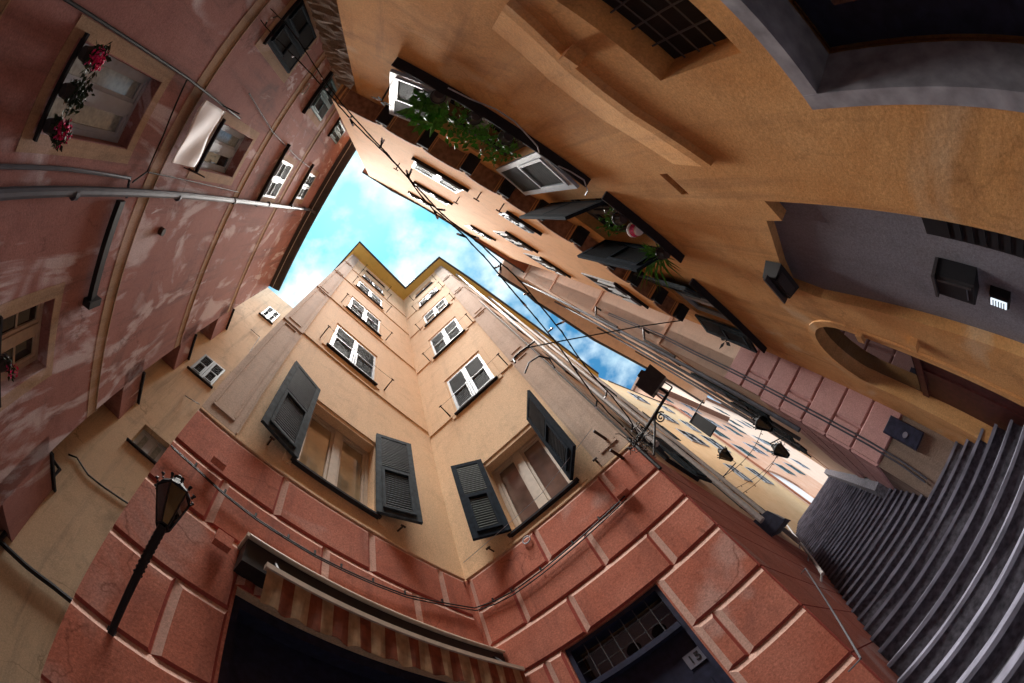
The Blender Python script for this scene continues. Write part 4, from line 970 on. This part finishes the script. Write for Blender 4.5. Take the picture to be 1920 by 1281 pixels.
# awning over the shop, face A
a0 = WA.uv((445, 1040))[0]; a1 = WA.L-.02
t_ = thing('awning', WA.p(a0, 2.3, 0), 'rolled awning with orange striped valance over the dark shop opening', 'awning')
mb = MB(); mb.box(WA, a0-.02, a1, 2.36, 2.40, 0, .22); mb.tube([WA.p(a0, 2.37, .225), WA.p(a1, 2.37, .225)], .016, 8); mb.build('case', 'tanw', t_)
mb = MB(); mb.box(WA, a0, a1, 2.12, 2.355, .02, .2); mb.build('roll', 'awn', t_)
mb = MB(); n_ = 80; u0_, u1_ = 1.04, a1
for i in range(n_):
    ua, ub = u0_+(u1_-u0_)*i/n_, u0_+(u1_-u0_)*(i+1)/n_
    wv_ = lambda q: .34+.012*math.sin(q*40); lo = lambda q: 1.72+.03*abs(math.sin(q*13)); s_ = MB
    mb.face([WA.p(ua, lo(ua), wv_(ua)), WA.p(ub, lo(ub), wv_(ub)), WA.p(ub, 2.03, .36), WA.p(ua, 2.03, .36)], 0 if int((ua-u0_)/.105) % 2 else 1)
    mb.face([WA.p(ua, lo(ua), wv_(ua)-.006), WA.p(ub, lo(ub), wv_(ub)-.006), WA.p(ub, 2.03, .354), WA.p(ua, 2.03, .354)], 0 if int((ua-u0_)/.105) % 2 else 1)
M['stripeA'] = plain('awning_rust_stripe', (.21, .06, .03), .85, var=.3); M['stripeB'] = plain('awning_sand_stripe', (.36, .23, .13), .85, var=.25)
mb.build('valance', ['stripeA', 'stripeB'], t_)
mb = MB(); mb.box(WA, u0_-.02, a1, 2.03, 2.075, .33, .38); mb.build('front_bar', 'tanw', t_)
for u in (u0_+.1, a1-.15): mb = MB(); mb.tube([WA.p(u, 2.3, .18), WA.p(u, 2.06, .34)], .016, 6); mb.build('folding_arm', 'iron', t_)

# ---- plants
def leafy(mb, c, r, n, size, rr, flat=1.0, droop=0.0, mi=0):
    for _ in range(n):
        v = Vector((rr.gauss(0, 1), rr.gauss(0, 1), rr.gauss(0, 1)*flat)); v = v.normalized()*r*rr.random()**.45; p = c+Vector((v.x, v.y, v.z*flat-droop*v.length))
        d = Vector((rr.uniform(-1, 1), rr.uniform(-1, 1), rr.uniform(-.8, .4))).normalized(); s_ = d.cross(Vector((rr.uniform(-1, 1), rr.uniform(-1, 1), rr.uniform(-1, 1)))).normalized(); k = size*rr.uniform(.6, 1.3)
        nn = d.cross(s_)
        a, b_, cc, e = p, p+d*k*.45+s_*k*.3+nn*k*.06, p+d*k, p+d*k*.45-s_*k*.3+nn*k*.06
        m_ = p+d*k*.5-nn*k*.03
        mb.face([a, b_, m_], mi); mb.face([b_, cc, m_], mi); mb.face([cc, e, m_], mi); mb.face([e, a, m_], mi)
def pot(t_, c, r=.09, h=.15, mat='gutter'):
    mb = MB(); lathe(mb, c, [(r*.7, 0), (r*.95, h*.8), (r*1.08, h*.8), (r*1.08, h), (r*.9, h)], 12); mb.build('pot', mat, t_)
rr = random.Random(21)
def plant(px, z, label, cat, r=.2, n=160, size=.07, mat='leaf', potr=.08, wall=WD, off=.12, petals=0, pr=.1, name='potted_plant', spiky=False, group=None, lift=.2, poff=None):
    base = wall.at(px, off)
    base.z = z
    t_ = thing(name, base, label, cat, group)
    pot(t_, base, potr, .14)
    mb = MB(); c = base+UP*lift+D3(wall.n)*(.1 if poff is None else poff)
    if spiky:
        for _ in range(n):
            d = Vector((rr.uniform(-1, 1), rr.uniform(-1, 1), rr.uniform(-.1, 1))).normalized()+D3(wall.n)*.5; l_ = r*rr.uniform(.6, 1.3)
            p0 = base+UP*.13; p1 = p0+d*l_*.5+UP*.04; p2 = p0+d*l_-UP*l_*.35; s_ = d.cross(UP).normalized()*size*.25
            mb.face([p0-s_, p0+s_, p1+s_, p1-s_]); mb.face([p1-s_, p1+s_, p2])
    else: leafy(mb, c, r, n, size, rr, .8)
    for _ in range(6): mb.tube([base+UP*.1, c+Vector((rr.uniform(-r, r)*.6, rr.uniform(-r, r)*.6, rr.uniform(-r, r)*.5))], .004, 4)
    mb.build('foliage', mat, t_)
    if petals:
        mb = MB(); leafy(mb, c+D3(wall.n)*.04, pr, petals, .035, rr, 1.0); mb.build('blossoms', 'petal', t_)
    return t_
# D window 1 plants on the slate slab (z 4.36)
def at_u(W, u, z, n): return W.p(u, z, n)
def plant_u(W, u, z, out_, **k):
    P = W.p(u, z, out_)
    class _W: pass
    w2 = _W(); w2.n = W.n; w2.at = lambda px, off, P=P: Vector(P)
    return plant(None, z, wall=w2, **k)
plant_u(WD, 1.3, 4.37, .12, label='broad-leaved green plant beside the white shutter on the orange wall', cat='plant', r=.24, n=70, size=.17, lift=.42, poff=.1)
plant_u(WD, 1.75, 4.37, .12, label='dense bright green trailing plant at the middle of the white-shuttered window', cat='plant', r=.26, n=200, size=.075, lift=.22, poff=.1)
plant_u(WD, 2.15, 4.37, .12, label='small leafed green plant nearest the right white shutter', cat='plant', r=.24, n=190, size=.06, lift=.22, poff=.1)
plant_u(WD, 3.75, 4.37, .13, label='thin stemmed green plant in the dark shuttered window', cat='plant', r=.18, n=80, size=.06, lift=.25, mat='leaf', poff=.05)
plant_u(WD, 4.5, 4.37, .13, label='spiky long-leaved plant at the end of the dark sill slab', cat='plant', r=.34, n=60, size=.05, spiky=True, mat='leaf')
t_ = thing('bucket', WD.p(4.0, 4.37, .12), 'pink and white bucket standing on the dark sill slab', 'bucket')
mb = MB(); lathe(mb, WD.p(4.0, 4.37, .12), [(.06, 0), (.085, .13), (.092, .13), (.092, .15), (.08, .15)], 14); mb.build('body', 'cloth', t_)
mb = MB(); lathe(mb, WD.p(4.0, 4.40, .12), [(.069, 0), (.084, .07)], 14); mb.build('band', 'petal', t_)
# L window 1 flowers
plant_u(WL, 4.42, 2.42, .10, label='crimson geranium at the upper end of the left window sill', cat='flowers', r=.13, n=120, size=.06, mat='leafdark', petals=230, pr=.10, name='flower_pot', lift=.1, poff=.12)
plant_u(WL, 3.84, 2.42, .10, label='crimson geranium at the lower end of the left window sill', cat='flowers', r=.13, n=120, size=.06, mat='leafdark', petals=230, pr=.10, name='flower_pot', lift=.1, poff=.14)
plant_u(WL, 4.12, 2.42, .10, label='dark leafy plant between the two crimson geraniums', cat='plant', r=.16, n=200, size=.06, mat='leafdark', lift=.16, poff=.08)
plant_u(WL, 1.75, 2.46, .08, label='pink flowering plant on the lower left window sill', cat='flowers', r=.1, n=70, size=.05, mat='leafdark', petals=40, pr=.09, name='flower_pot', lift=.12)
# white cloth hung out under the second left window
mb = MB(); nu_, nv_ = 16, 12
g = []
top0, top1 = WL.p(3.7, 5.62, .28), WL.p(4.58, 5.62, .28)
for j in range(nv_+1):
    row = []
    for i in range(nu_+1):
        s_, v_ = i/nu_, j/nv_
        row.append(WL.p(3.74+.84*s_, 5.66-.80*v_-.04*math.sin(s_*3.1), .11+.06*v_+.012*math.sin(s_*9+v_*4)+.016*math.sin(v_*6+s_*5)))
    g.append(row)
for j in range(nv_):
    for i in range(nu_): mb.face([g[j][i], g[j][i+1], g[j+1][i+1], g[j+1][i]])
o = mb.build('cloth', 'cloth', None, smooth=True, merge=True); sm = o.modifiers.new('thick', 'SOLIDIFY'); sm.thickness = .004
tag(o, 'white cloth hung out to dry under the curtained rose-wall window', 'cloth')
mb = MB()
for u in (3.68, 4.64): mb.tube([WL.p(u, 5.72, 0), WL.p(u, 5.7, .34)], .01, 6); mb.tube([WL.p(u, 5.55, 0), WL.p(u, 5.7, .3)], .008, 6)
mb.tube([WL.p(3.68, 5.675, .115), WL.p(4.64, 5.675, .115)], .004, 5); mb.build('clothesline_bracket', 'iron', rose)
# white cable looping round the D window
mb = MB(); mb.tube([WD.at(p, .1) for p in ((840, 165), (880, 185), (930, 205), (965, 228), (990, 255), (1008, 275), (1012, 290), (1040, 308), (1070, 322), (1095, 338), (1102, 358), (1098, 366))], .008, 6); mb.build('white_cable', 'white', orange)
# iron flower ornaments
for px, W, arm, lab, off in (((715, 190), WD, ((738, 150), (716, 185)), 'four-petalled black iron flower beside the white shutter', .35), ((1360, 640), WF1, ((1378, 632), (1362, 645)), 'small black iron flower hook on the pink beige wall', .25)):
    c = W.at(px, off); t_ = thing('iron_flower', c, lab, 'ornament')
    mb = MB(); s_ = .16 if W is WD else .2
    v1 = UP; v2 = D3(W.d); nn = D3(W.n)
    for k in range(4):
        a = k*math.pi/2+.25; d = v1*math.cos(a)+v2*math.sin(a); e = v1*-math.sin(a)+v2*math.cos(a)
        P_ = [c+d*s_*.12, c+d*s_*.5+e*s_*.2, c+d*s_, c+d*s_*.5-e*s_*.2]
        mb.face([P_[0]+nn*.006, P_[1], P_[2]]); mb.face([P_[0]+nn*.006, P_[2], P_[3]]); mb.face([P_[0]-nn*.006, P_[2]-nn*.004, P_[1]-nn*.004]); mb.face([P_[0]-nn*.006, P_[3]-nn*.004, P_[2]-nn*.004])
    mb.build('petals', 'slate', t_)
    mb = MB(); mb.tube([W.at(arm[0], 0), c], .012, 8); mb.build('arm', 'iron', t_)
# fixtures on the recessed grey wall
def wbox(name, W, pxs, n0, n1, mat, label, cat, bev=True):
    q = [W.uv(p, n1) for p in pxs]; u0, u1 = min(a for a, _ in q), max(a for a, _ in q); z0, z1 = min(b for _, b in q), max(b for _, b in q)
    if W is WD: cu_, cz_ = (u0+u1)/2, (z0+z1)/2; u0, u1, z0, z1 = cu_-(u1-u0)*.28, cu_+(u1-u0)*.28, cz_-(z1-z0)*.36, cz_+(z1-z0)*.36
    t_ = thing(name, W.p((u0+u1)/2, z0, n0), label, cat); mb = MB(); e = .012
    mb.hexa([W.p(u0, z0, n0), W.p(u1, z0, n0), W.p(u1, z0, n1-e), W.p(u0, z0, n1-e), W.p(u0, z1, n0), W.p(u1, z1, n0), W.p(u1, z1, n1-e), W.p(u0, z1, n1-e)])
    mb.hexa([W.p(u0, z0, n1-e+.0005), W.p(u1, z0, n1-e+.0005), W.p(u1-e, z0+e, n1), W.p(u0+e, z0+e, n1), W.p(u0, z1, n1-e+.0005), W.p(u1, z1, n1-e+.0005), W.p(u1-e, z1-e, n1), W.p(u0+e, z1-e, n1)])
    mb.build('casing', mat, t_); return t_, (u0, u1, z0, z1)
t_, q = wbox('letter_box', WD, [(1750, 512), (1838, 528), (1830, 588), (1748, 560)], -.1, .04, 'iron', 'black metal box on the grey recessed wall beside the lit lamp', 'box')
mb = MB(); mb.box(WD, q[0]+.05, q[1]-.05, q[2]+.05, q[2]+.06, .04, .046); mb.build('slot', 'zinc', t_)
mb = MB(); mb.box(WD, q[0]-.01, q[1]+.01, q[3]-.01, q[3]+.015, -.09, .055); mb.box(WD, q[0]+.02, q[0]+.035, q[2]+.02, q[3]-.03, .04, .05); mb.build('lid', 'gutter', t_)
t_, q = wbox('wall_lamp', WD, [(1848, 556), (1900, 562), (1898, 582), (1848, 574)], -.1, -.03, 'iron', 'small lit cool white wall lamp with dark bars', 'lamp')
mb = MB(); mb.box(WD, q[0]+.02, q[1]-.02, q[2]+.02, q[3]-.015, -.03, -.018); lp = mb.build('lit_panel', 'lit', t_)
mb = MB()
for k in range(1, 6): zz = q[2]+.02+(q[3]-q[2]-.035)*k/6; mb.box(WD, q[0]+.02, q[1]-.02, zz-.004, zz+.004, -.018, -.012)
mb.build('bar', 'iron', lp)
c = WD.at((1462, 527), .1); t_ = thing('floodlight', c, 'black floodlight fixed at the corner of the grey recess', 'floodlight')
mb = MB(); boxa(mb, c, D3(WD.d), UP, D3(WD.n), .2, .10, .08, .8); mb.build('housing', 'iron', t_)
mb = MB(); boxa(mb, c+UP*-.09+D3(WD.n)*.02, D3(WD.d), D3(WD.n), UP, .14, .05, .012); boxa(mb, c+D3(WD.n)*.095, D3(WD.d), UP, D3(WD.n), .21, .012, .03); mb.build('visor', 'gutter', t_)
mb = MB(); mb.tube([WD.p(*WD.uv((1478, 548)), 0), c], .02, 6); mb.tube([c, c+D3(WD.d)*.16-UP*.06], .03, 8); mb.build('arm', 'iron', t_)
# utility cabinet with round emblem on the pink building base
t_, q = wbox('meter_box', WF1, [(1668, 782), (1728, 808), (1718, 842), (1660, 812)], .0, .10, 'door', 'dark blue meter box with a pale round emblem by the stairs', 'meter box')
u, z = WF1.uv((1697, 816), .1); mb = MB(); lathe(mb, WF1.p(u, z, .101), [(.045, 0), (.045, .008)], 18, ax=D3(WF1.n)); mb.build('emblem', 'steptop', t_)
# lanterns and lamps further up the alley
def place(px, rng):
    r_ = wd(px); k = rng/math.hypot(r_[0], r_[1]); return V3(r_[0]*k, r_[1]*k, r_[2]*k)
for px, rg, lab, s_ in (((1447, 805), 9.0, 'black hanging lantern on the right of the alley, the upper of two', 1.6), ((1478, 855), 10.5, 'black hanging lantern on the right of the alley, the lower of two', 1.6)):
    c = place(px, rg); t_ = thing('alley_lantern', c, lab, 'lantern', 'pair of lanterns above the stairs')
    lantern_head(t_, c, s_*.75)
    mb = MB(); u, z = WF2.uv(px); wp = WF2.p((c.x-F0[0])*WF2.d[0]+(c.y-F0[1])*WF2.d[1], c.z+.3, 0); mb.tube([wp, c+UP*.75, c+UP*.66], .02, 6); mb.build('arm', 'iron', t_)
c = place((1372, 862), 11.0); t_ = thing('alley_lantern', c, 'silvery lantern on the left side wall of the alley', 'lantern'); lantern_head(t_, c, 1.2)
mb = MB(); wp = WC.p(float((np.array([c.x, c.y])-B0)@WC.d), c.z-.1, 0); mb.tube([wp, c-UP*.2, c], .018, 6); mb.build('arm', 'iron', t_)
# projecting dark sign panel on the right of the alley
a, b_ = place((1268, 722), 8.5), place((1330, 790), 7.6)
t_ = thing('shop_sign', a, 'dark projecting panel hanging out over the alley', 'sign')
mb = MB(); s0 = a; s1 = b_; sd_ = D3(WF2.n)*.28
mb.hexa([s1-UP*.25, s1+sd_-UP*.25, s1+sd_+D3(WF2.d)*.05-UP*.25, s1+D3(WF2.d)*.05-UP*.25, s1+UP*.5, s1+sd_+UP*.5, s1+sd_+D3(WF2.d)*.05+UP*.5, s1+D3(WF2.d)*.05+UP*.5]); mb.build('panel', 'iron', t_)
mb = MB(); mb.tube([s1+UP*.52-sd_*1.2, s1+UP*.52+sd_], .015, 6); mb.build('arm', 'iron', t_)
# dark awning box on the left side of the alley
t_ = thing('awning', WC.p(2.6, 2.6, 0), 'closed dark blue awning on the left wall of the alley', 'awning')
mb = MB(); mb.hexa([WC.p(3.3, 3.0, 0), WC.p(7.2, 4.6, 0), WC.p(7.2, 4.6, .36), WC.p(3.3, 3.0, .36), WC.p(3.3, 3.5, 0), WC.p(7.2, 5.1, 0), WC.p(7.2, 5.0, .3), WC.p(3.3, 3.4, .3)]); mb.build('canopy', 'door', t_)
mb = MB(); mb.tube([WC.p(3.3, 3.0, .37), WC.p(7.2, 4.6, .37)], .02, 6); mb.build('front_bar', 'zinc', t_)
# handrails
def rail(pts, r, label, mat='palepipe', posts=()):
    t_ = thing('handrail', pts[0], label, 'handrail'); mb = MB(); mb.tube(pts, r, 8); mb.build('rail', mat, t_)
    for p, q in posts: s = MB(); s.tube([p, q], r*.8, 6); s.build('post', mat, t_)
pz = lambda u, h, n: WC.p(u, GZ+(u+3.4-t0)/RUN*RISE+h, n)
rail([pz(3.0, .85, .12), pz(13, .85, .12)], .03, 'pale handrail climbing the left wall of the stairway', posts=[(pz(u, .85, .12), pz(u, .75, 0)) for u in (3.1, 5, 7, 9, 11)])
p0, p1 = WC.at((1510, 1066), .1), WC.at((1614, 1235), .1)
rail([p0, p1], .008, 'thin metal bar slanting down the red side wall near the stairs', mat='darkzinc', posts=[(p0, p0-D3(WC.n)*.1), (p1, p1-D3(WC.n)*.1)])
# paper notice on the left wall
q = [WC.at(p, .3) for p in ((1422, 950), (1436, 930), (1458, 940), (1446, 962))]
mb = MB(); c = (q[0]+q[2])/2; mb.hexa([c+D3(WC.n)*-.15-UP*.3, c+D3(WC.n)*.2-UP*.3, c+D3(WC.n)*.2-UP*.3+D3(WC.d)*.02, c-D3(WC.n)*.15-UP*.3+D3(WC.d)*.02, c+D3(WC.n)*-.15+UP*.3, c+D3(WC.n)*.2+UP*.3, c+D3(WC.n)*.2+UP*.3+D3(WC.d)*.02, c-D3(WC.n)*.15+UP*.3+D3(WC.d)*.02])
tag(mb.build('notice_board', 'paper'), 'white notice panel projecting beside the alley handrail', 'notice')

# cables slung across the upper alley
for (u0_, z0_, u1_, z1_, lab) in ((7.5, 7.6, 6.0, 8.4, 'slack cable across the alley, nearest the box lamp'), (9.5, 7.8, 9.0, 9.2, 'slack cable across the alley, above the middle of the stairs'), (11.5, 9.4, 11.5, 10.4, 'slack cable across the alley, farthest up the stairs')):
    a, b_ = WC.p(u0_, z0_, .02), WF2.p(u1_, z1_, .02); pts = [a.lerp(b_, i/16)-UP*(.35*4*(i/16)*(1-i/16)) for i in range(17)]
    mb = MB(); mb.tube(pts, .011, 5)
    for i in range(1, 16, 2): mb.tube([pts[i], pts[i]-UP*.09], .012, 5)
    tag(mb.build('overhead_cable', 'cable'), lab, 'cable', 'cables across the alley')
